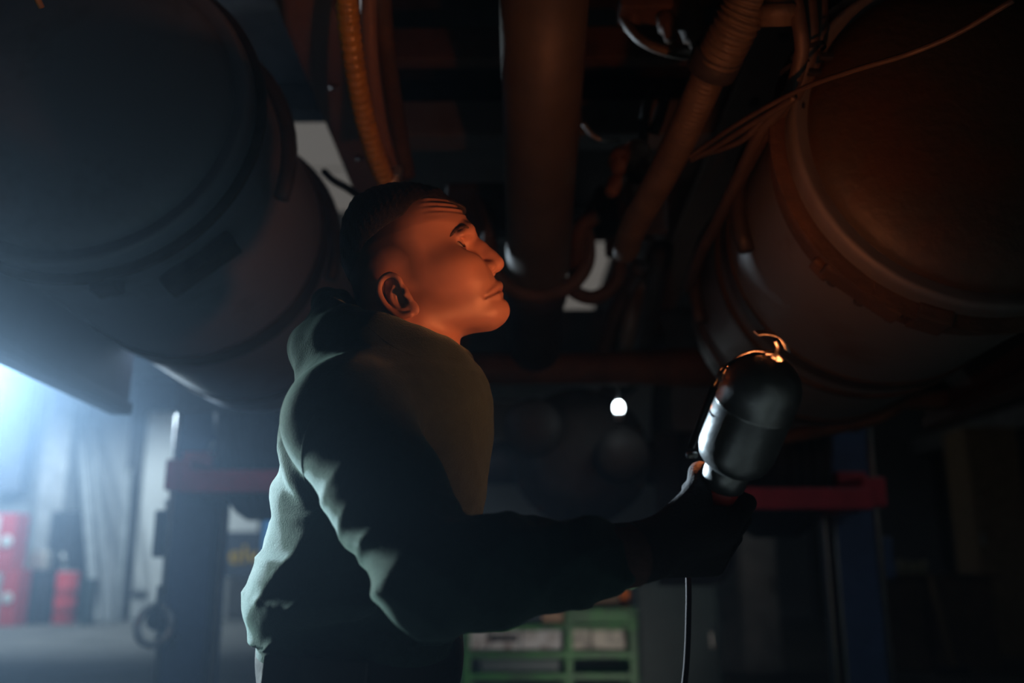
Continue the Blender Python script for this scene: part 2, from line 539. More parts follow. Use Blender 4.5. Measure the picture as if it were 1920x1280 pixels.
# pilasters along the far wall and a beam across
q = PY(87, 1000, 18.9)
p0, p1 = PY(64, 1000, 18.9), PY(112, 1000, 18.9)
tag(MB().box((q[0], 19.2, ZC / 2), (p1[0] - p0[0], 0.6, ZC)).build('trim_1', 'dirty_white'), 'pale concrete pilaster on the far wall behind the red cabinets', kind='structure')
for i, xx in enumerate((-2.6, 3.4, 6.5)):
    tag(MB().box((xx, 19.25, ZC / 2), (0.5, 0.5, ZC)).build('trim_%d' % (i + 2), 'plaster_dark'), kind='structure')
tag(MB().box((X1 - 0.2, cy_, 3.55), (0.4, Y1 - Y0, 0.35)).build('trim_5', 'dirty_white'), 'pale beam running high along the right wall', kind='structure')
for i, yy in enumerate((7.0, 10.5, 14.0)):
    tag(MB().box((X1 - 0.2, yy, ZC / 2), (0.4, 0.45, ZC)).build('trim_%d' % (i + 6), 'wood_dark'), kind='structure')
for i, yy in enumerate((6.6, 10.55, 16.3)):
    tag(MB().box((cx_, yy, ZC - 0.18), (X1 - X0, 0.25, 0.36)).build('trim_%d' % (i + 9), 'plaster'), kind='structure')

# ceiling tube lamps
def tube_lamp(x, y, label, m='tube'):
    t = empty('ceiling_lamp', (x, y, ZC), label, 'lamp', 'ceiling tube lamps')
    b_ = MB().box((x, y, ZC - 0.05), (0.20, 2.1, 0.10), bev=0.02)
    b_.build('housing', 'dirty_white', t)
    MB().box((x, y, ZC - 0.125), (0.15, 2.0, 0.05), bev=0.02).build('diffuser', m, t)
tube_lamp(2.02, 13.3, 'lit ceiling tube lamp seen as a slanted white bar beneath the truck')
tube_lamp(-5.2, 13.3, 'ceiling tube lamp over the bay with the white door')
tube_lamp(-5.2, 17.2, 'ceiling tube lamp nearest the white door')
tube_lamp(2.02, 17.2, 'ceiling tube lamp at the far end behind the truck')
tube_lamp(-5.5, -1.0, 'added fill tube lamp over the left side aisle beside the truck', 'tube_fill')  # this pair is fill, added out of view to lift camera-facing sides
tube_lamp(5.5, -1.0, 'added fill tube lamp over the right side aisle beside the truck', 'tube_fill')
# glowing panels added on the ceiling for the pale gaps past the truck's frame
for i, (x_, y_, w_, l_) in enumerate(((1.06, 13.1, 0.64, 5.4), (-1.95, 9.2, 1.3, 2.6), (-1.95, 14.0, 1.3, 5.0))):
    pnl = tag(MB().box((x_, y_, ZC - 0.02), (w_ + 0.16, l_ + 0.16, 0.05)).build('lit_panel_%d' % (i + 1), 'plaster_dark'), 'added glowing panel on the workshop ceiling', kind='structure')
    n_ = max(2, int(l_ / 1.1))
    for k in range(n_):
        MB().box((x_, y_ - l_ / 2 + l_ * (k + 0.5) / n_, ZC - 0.05), (w_, l_ / n_ - 0.06, 0.02)).build('pane', 'glow_panel', pnl)
# ------------------------------------------------------------------ the lifted truck
VPX, VPY = 985.0, 1134.0
VL = ray(VPX, VPY); VL = VL / np.linalg.norm(VL)
VR = np.cross(VL, np.array([0, 0, 1.0])); VR /= np.linalg.norm(VR)
VU = np.cross(VR, VL)
VROT = Matrix((Vector(VR), Vector(VL), Vector(VU))).transposed()
def V3(x, l, u):
    return CAM + VR * x + VL * l + VU * u
def vx(px, py, l):
    r = ray(px, py)
    r = r * (l / (r @ VL))
    return float(r @ VR), float(r @ VU)

truck = empty('truck', (0.05, 4.3, 1.4), 'underside of a lifted truck with two round tanks and a drive shaft', 'truck')

def vbox(mb, x0, x1, l0, l1, u0, u1, bev=0.0):
    return mb.box(V3((x0 + x1) / 2, (l0 + l1) / 2, (u0 + u1) / 2), (abs(x1 - x0), abs(l1 - l0), abs(u1 - u0)), VROT, bev)

# frame rails (channel section: web and two flanges)
xa, ua = vx(515, 0, 1.75); xb, _ = vx(620, 0, 1.75)
xc, ub = vx(1448, 0, 1.75); xd, _ = vx(1560, 0, 1.75)
RAIL_U = ua
def rail(x0, x1, web_at):
    m_ = MB()
    vbox(m_, x0, x1, -0.6, 7.2, ua, ua + 0.012, 0.003)
    vbox(m_, x0, x1, -0.6, 7.2, ua + 0.24, ua + 0.252, 0.003)
    vbox(m_, web_at - 0.006, web_at + 0.006, -0.6, 7.2, ua + 0.0, ua + 0.25)
    r_ = m_.build('frame_rail', 'rail', truck, 'red-brown steel frame rail')
    return r_
rl = rail(xa, xb, xa + 0.006)
rr = rail(xc, xd, xd - 0.006)
def bolts(rail_o, x, ls):
    for l in ls:
        m_ = MB()
        m_.lathe(V3(x, l, ua + 0.001), -VU, [(0, 0.014), (0.010, 0.014), (0.012, 0.010)], 6, smooth=False)
        m_.build('bolt', 'rust', rail_o)
bolts(rl, (xa + xb) / 2, (1.55, 1.72, 2.1, 2.5))
bolts(rr, (xc + xd) / 2, (1.62, 1.9, 2.2))

# load bed above the frame, with bearers
bed = MB(); vbox(bed, -1.26, 1.30, -0.6, 2.92, ua + 0.36, ua + 0.42)
bed.build('load_bed', 'truck_black', truck, 'sooty load bed floor')
for l in (-0.3, 0.3, 0.9, 1.5, 2.1, 2.7):
    m_ = MB(); vbox(m_, -1.24, 1.28, l - 0.04, l + 0.04, ua + 0.255, ua + 0.36, 0.006)
    m_.build('bed_bearer', 'truck_black', truck)

# cross members between the rails
for l, u0, u1, mt, wd in ((2.42, ua + 0.0, ua + 0.115, 'tank', 0.10), (2.16, ua + 0.10, ua + 0.20, 'rust', 0.05), 
                      (4.6, ua - 0.04, ua + 0.18, 'truck_black', 0.12), (6.9, ua - 0.1, ua + 0.2, 'truck_black', 0.12)):
    m_ = MB(); vbox(m_, xb - 0.02, xc + 0.02, l - wd / 2, l + wd / 2, u0, u1, 0.008)
    m_.build('cross_member', mt, truck)

# the two big round tanks
def tank(cpx, cpy, l0, l1, R, m_body, m_cap, straps, label):
    x, u = vx(cpx, cpy, l0)
    Lr = l1 - l0
    m_ = MB()
    m_.lathe(V3(x, l0, u), VL, [(-0.004, R - 0.022), (-0.012, R - 0.012), (-0.012, R - 0.004), (0.0, R), (0.02, R), (Lr - 0.02, R), (Lr, R - 0.004), (Lr + 0.012, R - 0.02), (Lr + 0.05, R * 0.72), (Lr + 0.065, R * 0.4), (Lr + 0.07, 0.02)], 96)
    t_ = m_.build('fuel_tank', m_body, truck, label)
    c_ = MB()
    pr = [(0.008, R - 0.020), (-0.002, R - 0.030)]
    for k in range(1, 12):
        a_ = k / 11 * math.pi / 2
        pr.append((-0.002 - 0.075 * math.sin(a_), max(0.004, (R - 0.030) * math.cos(a_) ** 0.8)))
    c_.lathe(V3(x, l0, u), VL, pr, 80)
    c_.build('tank_end', m_cap, t_)
    for (l, w, h, mt) in straps:
        s_ = MB()
        s_.lathe(V3(x, l, u), VL, [(-w / 2, R - 0.001), (-w / 2, R + h), (w / 2, R + h), (w / 2, R - 0.001)], 96, cap=False, smooth=False)
        s_.build('tank_strap', mt, t_)
    return t_, x, u

RT = 0.326
tR, txR, tuR = tank(1835, 250, 1.42, 2.42, RT, 'tank', 'tank_cap', ((1.455, 0.010, 0.026, 'rust'), (1.50, 0.08, 0.004, 'rust'), (1.93, 0.05, 0.006, 'strap'), (2.02, 0.014, 0.010, 'strap'), (2.33, 0.05, 0.006, 'strap')),
                    'round grey tank with rust-stained domed end')
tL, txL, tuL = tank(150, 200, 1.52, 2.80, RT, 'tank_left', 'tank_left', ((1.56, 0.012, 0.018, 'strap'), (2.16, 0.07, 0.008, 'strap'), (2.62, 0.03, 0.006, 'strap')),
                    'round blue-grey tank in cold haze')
# clamp brackets riveted to the tanks
def on_tank(x, u, ang, l, off=0.0):
    return V3(x + (RT + off) * math.cos(ang), l, u + (RT + off) * math.sin(ang))
def bracket(t_, x, u, ang, l, size, mt='strap'):
    c = on_tank(x, u, ang, l, size[2] * 0.4)
    n = VR * math.cos(ang) + VU * math.sin(ang)
    tt = -VR * math.sin(ang) + VU * math.cos(ang)
    R_ = Matrix((Vector(tt), Vector(VL), Vector(n))).transposed()
    m_ = MB(); m_.box(c, size, R_, 0.006)
    m_.build('strap_bracket', mt, t_)
bracket(tL, txL, tuL, math.radians(-52), 1.66, (0.16, 0.05, 0.035))
bracket(tL, txL, tuL, math.radians(-80), 1.60, (0.05, 0.05, 0.03))
bracket(tR, txR, tuR, math.radians(-128), 1.48, (0.15, 0.05, 0.026), 'rust')
bracket(tR, txR, tuR, math.radians(-108), 1.47, (0.06, 0.06, 0.030), 'rust')
bracket(tR, txR, tuR, math.radians(-141), 1.52, (0.04, 0.035, 0.02), 'rust')
for ang, l in ((-136, 1.535), (-126, 1.535), (-116, 1.535)):
    n = VR * math.cos(math.radians(ang)) + VU * math.sin(math.radians(ang))
    m_ = MB(); m_.lathe(on_tank(txR, tuR, math.radians(ang), l, 0.002), n, [(0, 0.009), (0.008, 0.009), (0.010, 0.006)], 8, smooth=False)
    m_.build('rivet', 'strap', tR)
# tank cradles hanging from the rails
for x, u, t_, xr in ((txL, tuL, tL, xa), (txR, tuR, tR, xd)):
    for l in (1.75, 2.25):
        m_ = MB()
        s = 1 if x < 0 else -1
        m_.tube([V3(x + s * (RT + 0.015) * math.cos(t), l, u + (RT + 0.015) * math.sin(t)) for t in np.linspace(-0.25, 1.2, 14)], 0.018, 8)
        m_.build('tank_cradle', 'truck_black', t_)

# side skirts outboard of the tanks
def skirt(px, py, x, mt, hgt, l0, label):
    r = ray(px, py); lend = None
    # where the sight line meets the plane at this side distance
    t = x / (r @ VR)
    lend = float(t * (r @ VL)); u0 = float(t * (r @ VU))
    m_ = MB(); vbox(m_, x - 0.014, x + 0.014, l0, lend, u0, u0 + hgt, 0.005)
    o = m_.build('side_skirt', mt, truck, label)
    m2 = MB(); vbox(m2, x - 0.03, x + 0.03, l0, lend - 0.01, u0 - 0.004, u0 + 0.03, 0.006)
    m2.build('skirt_edge', mt, o)
    return u0, lend
uL_, lL_ = skirt(230, 777, -1.13, 'panel', 0.95, -0.3, 'blue-grey sheet side skirt')
uR_, lR_ = skirt(1745, 803, 1.16, 'panel_brown', 0.92, -0.3, 'dark brown side skirt')
m_ = MB()
vbox(m_, 0.62, 1.16, lR_ - 0.16, lR_ - 0.10, uR_ + 0.03, uR_ + 0.08, 0.006)
m_.build('skirt_stay', 'rust', truck)
m_ = MB()
m_.tube([V3(0.72, 2.52, tuR - RT - 0.01), V3(0.95, 2.44, tuR - RT + 0.03), V3(1.14, lR_ - 0.1, uR_ + 0.10)], 0.022, 8)
m_.build('skirt_stay', 'rust', truck)

# drive shaft, its hanger and the slip joint
A_, B_ = P(1022, -70, 1.70), P(1008, 528, 2.62)
ax_ = Vector(B_ - A_)
m_ = MB(); Ls = ax_.length
m_.lathe(A_, ax_, [(0, 0.088), (Ls * 0.36, 0.088), (Ls * 0.365, 0.0885), (Ls * 0.38, 0.0885), (Ls * 0.385, 0.088), (Ls - 0.09, 0.088), (Ls - 0.03, 0.078), (Ls, 0.06)], 56)
sh = m_.build('drive_shaft', 'shaft', truck, 'thick dusty brown drive shaft')
m_ = MB()
hc = P(1010, 470, 2.60)
dirn = ax_.normalized()
hv = Vector(VU) - dirn * Vector(VU).dot(dirn); hv.normalize(); hu = dirn.cross(hv)
m_.tube([Vector(hc) + (hu * math.cos(t) * 0.142 + hv * math.sin(t) * 0.152) for t in np.linspace(math.radians(168), math.radians(372), 40)], 0.022, 12)
m_.build('hanger_bearing', 'rust', sh)
m_ = MB()
m_.lathe(P(1006, 520, 2.62), dirn, [(0, 0.075), (0.03, 0.092), (0.09, 0.092), (0.10, 0.085), (0.42, 0.083), (0.46, 0.06)], 40)
m_.build('slip_joint', 'rubber', sh)
for s in (-1, 1):
    m_ = MB()
    p_ = Vector(P(1010, 470, 2.6)) + hu * s * 0.142
    m_.tube([p_, p_ + hv * 0.1, p_ + hv * 0.22 + hu * s * 0.05], 0.022, 8)
    m_.build('hanger_arm', 'rust', sh)

# amber corrugated hose along the left rail
def corrugated(pts, r, amp, pitch, name, mt, label=None, n=18, sub=40):
    c = spline(pts, 30)
    c = np.array(c); seg = np.linalg.norm(np.diff(c, axis=0), axis=1); s = np.concatenate([[0], np.cumsum(seg)])
    N = int(s[-1] / pitch * 6)
    ss = np.linspace(0, s[-1], N)
    cp = np.stack([np.interp(ss, s, c[:, i]) for i in range(3)], 1)
    rr_ = [r + amp * abs(math.sin(math.pi * t / pitch)) for t in ss]
    m_ = MB(); m_.tube(cp, rr_, n)
    return m_.build(name, mt, truck, label)
corrugated([P(648, -60, 1.62), P(652, 20, 1.66), P(664, 120, 1.74), P(686, 230, 1.86), P(716, 320, 1.98), P(742, 365, 2.06), P(770, 400, 2.2)], 0.0185, 0.0035, 0.019, 'corrugated_hose', 'hose_yellow', 'amber corrugated plastic hose')
def pipe(pts, r, name, mt, label=None, n=8, sub=8):
    m_ = MB(); m_.tube(spline(pts, sub), r, n)
    return m_.build(name, mt, truck, label)
pipe([P(690, -30, 1.8), P(694, 100, 1.88), P(712, 230, 2.0), P(738, 330, 2.1), P(760, 400, 2.2)], 0.017, 'brake_pipe', 'rail')
pipe([P(712, -30, 1.85), P(722, 90, 1.95), P(742, 220, 2.1), P(762, 330, 2.2)], 0.022, 'brake_pipe', 'rust')
pipe([P(608, 322, 2.4), P(625, 338, 2.35), P(650, 352, 2.3), P(690, 380, 2.2)], 0.010, 'air_line', 'truck_black')
# hose clamp at the end of the amber hose
m_ = MB(); m_.lathe(P(728, 330, 2.0), Vector(P(745, 370, 2.08) - P(728, 330, 2.0)), [(0, 0.024), (0.02, 0.026), (0.024, 0.022)], 16); m_.box(P(746, 322, 1.99), (0.018, 0.02, 0.02), None, 0.003)
m_.build('hose_clamp', 'steel', truck)

# big wrapped hose at the right rail
corrugated([P(1420, -60, 1.50), P(1396, 10, 1.54), P(1372, 60, 1.57), P(1345, 112, 1.62)], 0.037, 0.005, 0.013, 'corrugated_hose', 'hose_brown', 'ribbed brown hose end')
corrugated([P(1350, 100, 1.62), P(1325, 150, 1.66), P(1285, 240, 1.75), P(1240, 330, 1.88), P(1190, 420, 2.05), P(1172, 470, 2.2)], 0.031, 0.0014, 0.010, 'wrapped_hose', 'hose_brown', 'dusty cloth-wrapped brown hose')
m_ = MB(); m_.lathe(P(1352, 92, 1.61), Vector(P(1325, 150, 1.66) - P(1352, 92, 1.61)), [(0, 0.036), (0.005, 0.046), (0.045, 0.046), (0.05, 0.036)], 24)
m_.build('hose_clamp', 'rubber', truck)
# elbow fitting above, cables, zip ties
m_ = MB(); m_.lathe(P(1462, -30, 1.5), Vector(P(1458, 40, 1.52) - P(1462, -30, 1.5)), [(0, 0.028), (0.03, 0.028), (0.032, 0.034), (0.05, 0.034), (0.052, 0.029), (0.066, 0.029)], 20)
m_.build('pipe_fitting', 'hose_brown', truck)
for dx, d_, r_ in ((0, 1.50, 0.013), (26, 1.53, 0.016), (52, 1.57, 0.015)):
    pipe([P(1484 + dx, -40, d_), P(1500 + dx * 0.7, 50, d_), P(1502 + dx * 0.5, 105, d_ + 0.02), P(1478 + dx * 0.3, 180, d_ + 0.06), P(1430 + dx * 0.2, 240, d_ + 0.14), P(1395 + dx * 0.1, 310, d_ + 0.26), P(1352, 400, d_ + 0.45), P(1310, 480, d_ + 0.65), P(1288, 545, d_ + 0.9)], r_, 'cable', 'cable')
pipe([P(1292, 296, 1.80), P(1330, 268, 1.74), P(1400, 222, 1.62), P(1500, 168, 1.48), P(1600, 132, 1.38), P(1700, 102, 1.31), P(1795, 62, 1.26), P(1900, 0, 1.2)], 0.0045, 'thin_cable', 'cable', 'thin cable slung across to the tank')
pipe([P(1296, 300, 1.81), P(1340, 276, 1.74), P(1410, 232, 1.62), P(1480, 190, 1.52)], 0.006, 'thin_cable', 'cable')
pipe([P(1300, 292, 1.82), P(1336, 284, 1.76), P(1392, 262, 1.66), P(1440, 216, 1.58), P(1490, 182, 1.5)], 0.006, 'thin_cable', 'cable')
for px, py, d_, r_ in ((1516, 98, 1.535, 0.030), (1492, 128, 1.56, 0.028), (1462, 192, 1.60, 0.026)):
    m_ = MB()
    m_.lathe(P(px, py, d_), Vector((0.35, 0.1, -1)), [(-0.004, r_), (0.004, r_)], 18, cap=False)
    m_.box(P(px + 34, py + 8, d_ - 0.01), (0.022, 0.012, 0.010), None, 0.002)
    m_.build('cable_tie', 'black_plastic', truck)

# valve block high up in the middle
vb = MB()
vb.box(P(1215, 5, 1.95), (0.13, 0.08, 0.07), VROT, 0.012)
vb.lathe(P(1290, 30, 1.92), Vector((0.3, 0.2, -1)), [(-0.05, 0.03), (0.0, 0.034), (0.03, 0.026), (0.05, 0.026), (0.055, 0.016), (0.08, 0.016)], 14)
vb.lathe(P(1250, 40, 1.93), Vector((0.1, -0.2, -1)), [(-0.03, 0.022), (0.02, 0.022), (0.025, 0.014), (0.05, 0.014)], 12)
vb.lathe(P(1190, 20, 1.95), Vector((-0.3, 0, -1)), [(-0.02, 0.02), (0.03, 0.02), (0.034, 0.012), (0.05, 0.012)], 12)
vo = vb.build('valve_block', 'rust', truck, 'dusty brown valve block')
pipe([P(1160, -20, 1.98), P(1164, 22, 1.96), P(1188, 62, 1.92), P(1218, 84, 1.9), P(1260, 98, 1.9), P(1300, 104, 1.92)], 0.011, 'bent_pipe', 'hose_brown')
# second valve cluster lower down
vb = MB()
for px, py, s_ in ((1165, 300, 0.030), (1190, 290, 0.034), (1212, 305, 0.028), (1160, 345, 0.026), (1185, 362, 0.028)):
    vb.lathe(P(px, py, 2.15), Vector((random.uniform(-.6, .6), -0.6, -0.7)), [(-0.045, s_ * 0.7), (-0.02, s_), (0.02, s_), (0.024, s_ * 0.6), (0.05, s_ * 0.6)], 10)
vb.box(P(1190, 325, 2.2), (0.10, 0.06, 0.06), VROT, 0.01)
vb.build('relay_valve', 'rust', truck, 'rusty relay valve cluster')
pipe([P(1205, 270, 2.2), P(1212, 200, 2.2), P(1225, 170, 2.25)], 0.012, 'brake_pipe', 'truck_black')
pipe([P(1225, 250, 2.2), P(1245, 190, 2.2), P(1255, 150, 2.25)], 0.014, 'brake_pipe', 'truck_black')
pipe([P(1094, 232, 2.3), P(1110, 252, 2.3), P(1128, 262, 2.3), P(1160, 264, 2.3)], 0.006, 'air_line', 'steel')
# curved pipe under the frame right of the shaft
pipe([P(1062, 520, 2.75), P(1075, 545, 2.75), P(1110, 558, 2.75), P(1145, 540, 2.75), P(1162, 505, 2.75), P(1168, 440, 2.7), P(1200, 380, 2.6)], 0.022, 'exhaust_pipe', 'rust', None, 12)
pipe([P(1130, 660, 3.0), P(1150, 600, 2.95), P(1172, 545, 2.9), P(1200, 500, 2.8)], 0.03, 'exhaust_pipe', 'truck_black', None, 12)
pipe([P(1120, 405, 2.5), P(1090, 425, 2.5), P(1082, 470, 2.55), P(1078, 520, 2.65)], 0.022, 'brake_pipe', 'rust', None, 10)
m_ = MB(); m_.box(P(1150, 450, 2.8), (0.05, 0.05, 0.10), VROT, 0.008); m_.build('frame_bracket', 'truck_black', truck)
m_ = MB(); m_.box(P(1180, 410, 2.7), (0.22, 0.06, 0.12), VROT, 0.01); m_.build('frame_bracket', 'truck_black', truck)
m_ = MB(); m_.box(P(900, 395, 2.7), (0.20, 0.06, 0.16), VROT, 0.01); m_.build('frame_bracket', 'truck_black', truck)

# axle beam across and the dark axle housing and engine beyond
m_ = MB()
ya = 3.0
m_.lathe(P(820, 692, ya), Vector(P(1350, 688, ya) - P(820, 692, ya)), [(0, 0.045), (0.02, 0.055), (0.45, 0.052), (0.70, 0.058), (0.80, 0.064), (0.93, 0.066), (0.95, 0.05)], 28)
m_.build('axle_tube', 'rust', truck, 'rusty cross tube below the frame')
m_ = MB()
g0 = P(1085, 860, 3.9)
m_.lathe(Vector(g0) + Vector((0, -0.24, 0.0)), (0, 1, 0), [(0, 0.05), (0.01, 0.16), (0.04, 0.22), (0.10, 0.245), (0.14, 0.29), (0.17, 0.29), (0.18, 0.25), (0.36, 0.25), (0.5, 0.18), (0.55, 0.05)], 48)
dif = m_.build('axle_housing', 'truck_black', truck, 'dark bowl-shaped axle housing')
for k in range(14):
    t = 2 * math.pi * k / 14
    m_ = MB(); m_.lathe(Vector(g0) + Vector((0.268 * math.cos(t), -0.105, 0.268 * math.sin(t))), (0, -1, 0), [(0, 0.013), (0.012, 0.013)], 6, smooth=False)
    m_.build('bolt', 'strap', dif)
m_ = MB(); c1 = P(1170, 850, 3.45)
m_.lathe(Vector(c1), (0, 1, 0), [(0, 0.02), (0.005, 0.09), (0.03, 0.105), (0.12, 0.105), (0.15, 0.07), (0.2, 0.05)], 32)
m_.build('brake_chamber', 'truck_black', truck)
m_ = MB(); m_.lathe(Vector(P(1000, 800, 3.5)), (0, 1, 0.1), [(0, 0.02), (0.005, 0.10), (0.03, 0.115), (0.10, 0.115), (0.13, 0.07), (0.2, 0.05)], 32)
m_.build('brake_chamber', 'truck_black', truck)
m_ = MB(); m_.tube([P(560, 890, 4.3), P(900, 870, 4.1), P(1085, 860, 4.0), P(1270, 870, 4.1), P(1480, 890, 4.3)], [0.07, 0.09, 0.12, 0.09, 0.07], 20)
m_.build('rear_axle', 'truck_black', truck)
m_ = MB(); m_.lathe(Vector(P(1060, 830, 5.3)), (0, 1, 0), [(0, 0.05), (0.02, 0.22), (0.08, 0.28), (0.35, 0.30), (0.5, 0.2), (0.55, 0.05)], 36); m_.build('axle_housing', 'truck_black', truck)
m_ = MB(); m_.box(P(1060, 632, 4.6), (1.3, 0.16, 0.22), VROT, 0.03); m_.build('rear_beam', 'truck_black', truck)
for s in (-1, 1):
    m_ = MB(); xs_ = 0.08 + s * 0.44
    m_.tube([V3(xs_, l, ua - 0.02 - 0.25 * math.sin(math.pi * (l - 3.2) / 2.1)) for l in np.linspace(3.2, 5.3, 16)], 0.04, 8)
    m_.build('leaf_spring', 'truck_black', truck)
    m_ = MB(); m_.tube([V3(0.08 + s * 0.3, 2.9, ua - 0.28), V3(0.08 + s * 0.36, 4.1, ua - 0.34)], 0.03, 8)
    m_.build('control_rod', 'rust', truck)

# wheels held by the lift forks
def wheel(xc_, zbot, Y, w, label):
    R_ = 0.50
    c = Vector((xc_, Y, zbot + R_))
    prof = [(-w / 2 + 0.02, R_ * 0.58), (-w / 2, R_ * 0.70), (-w / 2 + 0.005, R_ * 0.86), (-w / 2 + 0.035, R_ * 0.96), (-w / 2 + 0.06, R_ * 0.985)]
    for k in range(4):
        x_ = -w / 2 + 0.06 + (w - 0.12) * (k + 0.5) / 4
        hw = (w - 0.12) / 4 * 0.36
        prof += [(x_ - hw, R_), (x_ + hw, R_), (x_ + hw + 0.004, R_ - 0.018), (x_ + hw + 0.010, R_ - 0.018)]
    prof += [(w / 2 - 0.06, R_ * 0.985), (w / 2 - 0.035, R_ * 0.96), (w / 2 - 0.005, R_ * 0.86), (w / 2, R_ * 0.70), (w / 2 - 0.02, R_ * 0.58)]
    m_ = MB(); m_.lathe(c, (1, 0, 0), prof, 72, cap=False)
    t_ = m_.build('tyre', 'rubber', truck, label)
    m_ = MB(); m_.lathe(c, (1, 0, 0), [(-w / 2 + 0.03, 0.05), (-w / 2 + 0.03, 0.16), (-w / 2 + 0.06, 0.22), (-w / 2 + 0.02, 0.295), (w / 2 - 0.02, 0.295), (w / 2 - 0.08, 0.22), (w / 2 - 0.08, 0.05)], 40)
    m_.build('rim', 'strap', t_)
WY = 4.35
zl = PY(480, 976, WY)[2]; zr = PY(1440, 1008, WY)[2]
wheel(PY(437, 960, WY)[0] + 0.17, zl, WY, 0.32, None)
wheel(PY(437, 960, WY)[0] + 0.52, zl, WY, 0.32, None)
wheel(PY(1520, 960, WY)[0] - 0.17, zr, WY, 0.32, None)
wheel(PY(1520, 960, WY)[0] - 0.52, zr, WY, 0.32, None)
# curved guards added over the wheels to block the far flood lamp
for xg0, xg1, zb_ in ((PY(437, 960, WY)[0] - 0.09, PY(437, 960, WY)[0] + 0.74, zl), (PY(1520, 960, WY)[0] - 0.74, PY(1520, 960, WY)[0] + 0.04, zr)):
    m_ = MB(); cz = zb_ + 0.5
    ring = [(WY - 0.60 * math.cos(t_), cz + 0.60 * math.sin(t_)) for t_ in np.linspace(math.radians(-8), math.radians(125), 20)]
    for (ya_, za_), (yb_, zb2) in zip(ring[:-1], ring[1:]):
        m_.add([(xg0, ya_, za_), (xg1, ya_, za_), (xg1, yb_, zb2), (xg0, yb_, zb2), (xg0, ya_ - 0.004, za_ + 0.004), (xg1, ya_ - 0.004, za_ + 0.004), (xg1, yb_ - 0.004, zb2 + 0.004), (xg0, yb_ - 0.004, zb2 + 0.004)],
               [(0, 1, 2, 3), (7, 6, 5, 4), (0, 4, 5, 1), (2, 6, 7, 3), (1, 5, 6, 2), (0, 3, 7, 4)])
    m_.build('light_guard', 'truck_black', truck)
# rounded mud flap hanging inside the right wheels
p0 = PY(1372, 940, 4.0); p1 = PY(1362, 1098, 4.0); p2 = PY(1235, 1098, 4.0)
rr_ = 0.12
poly = [(p2[0], 4.0, 1.75), (p2[0], 4.0, p1[2])]
for k in range(9):
    t = -math.pi / 2 + math.pi / 2 * k / 8
    poly.append((p0[0] - rr_ + rr_ * math.cos(t), 4.0, p1[2] + rr_ + rr_ * math.sin(t)))
poly.append((p0[0] + 0.02, 4.0, 1.75))
m_ = MB(); m_.prism(poly, (0, 0.012, 0)); m_.build('mud_flap', 'rubber', truck, 'black rubber mud flap')
m_ = MB(); m_.tube([P(60, -22, 1.36), P(78, 14, 1.38)], 0.005, 8); m_.build('tie_end', 'hose_yellow', truck)
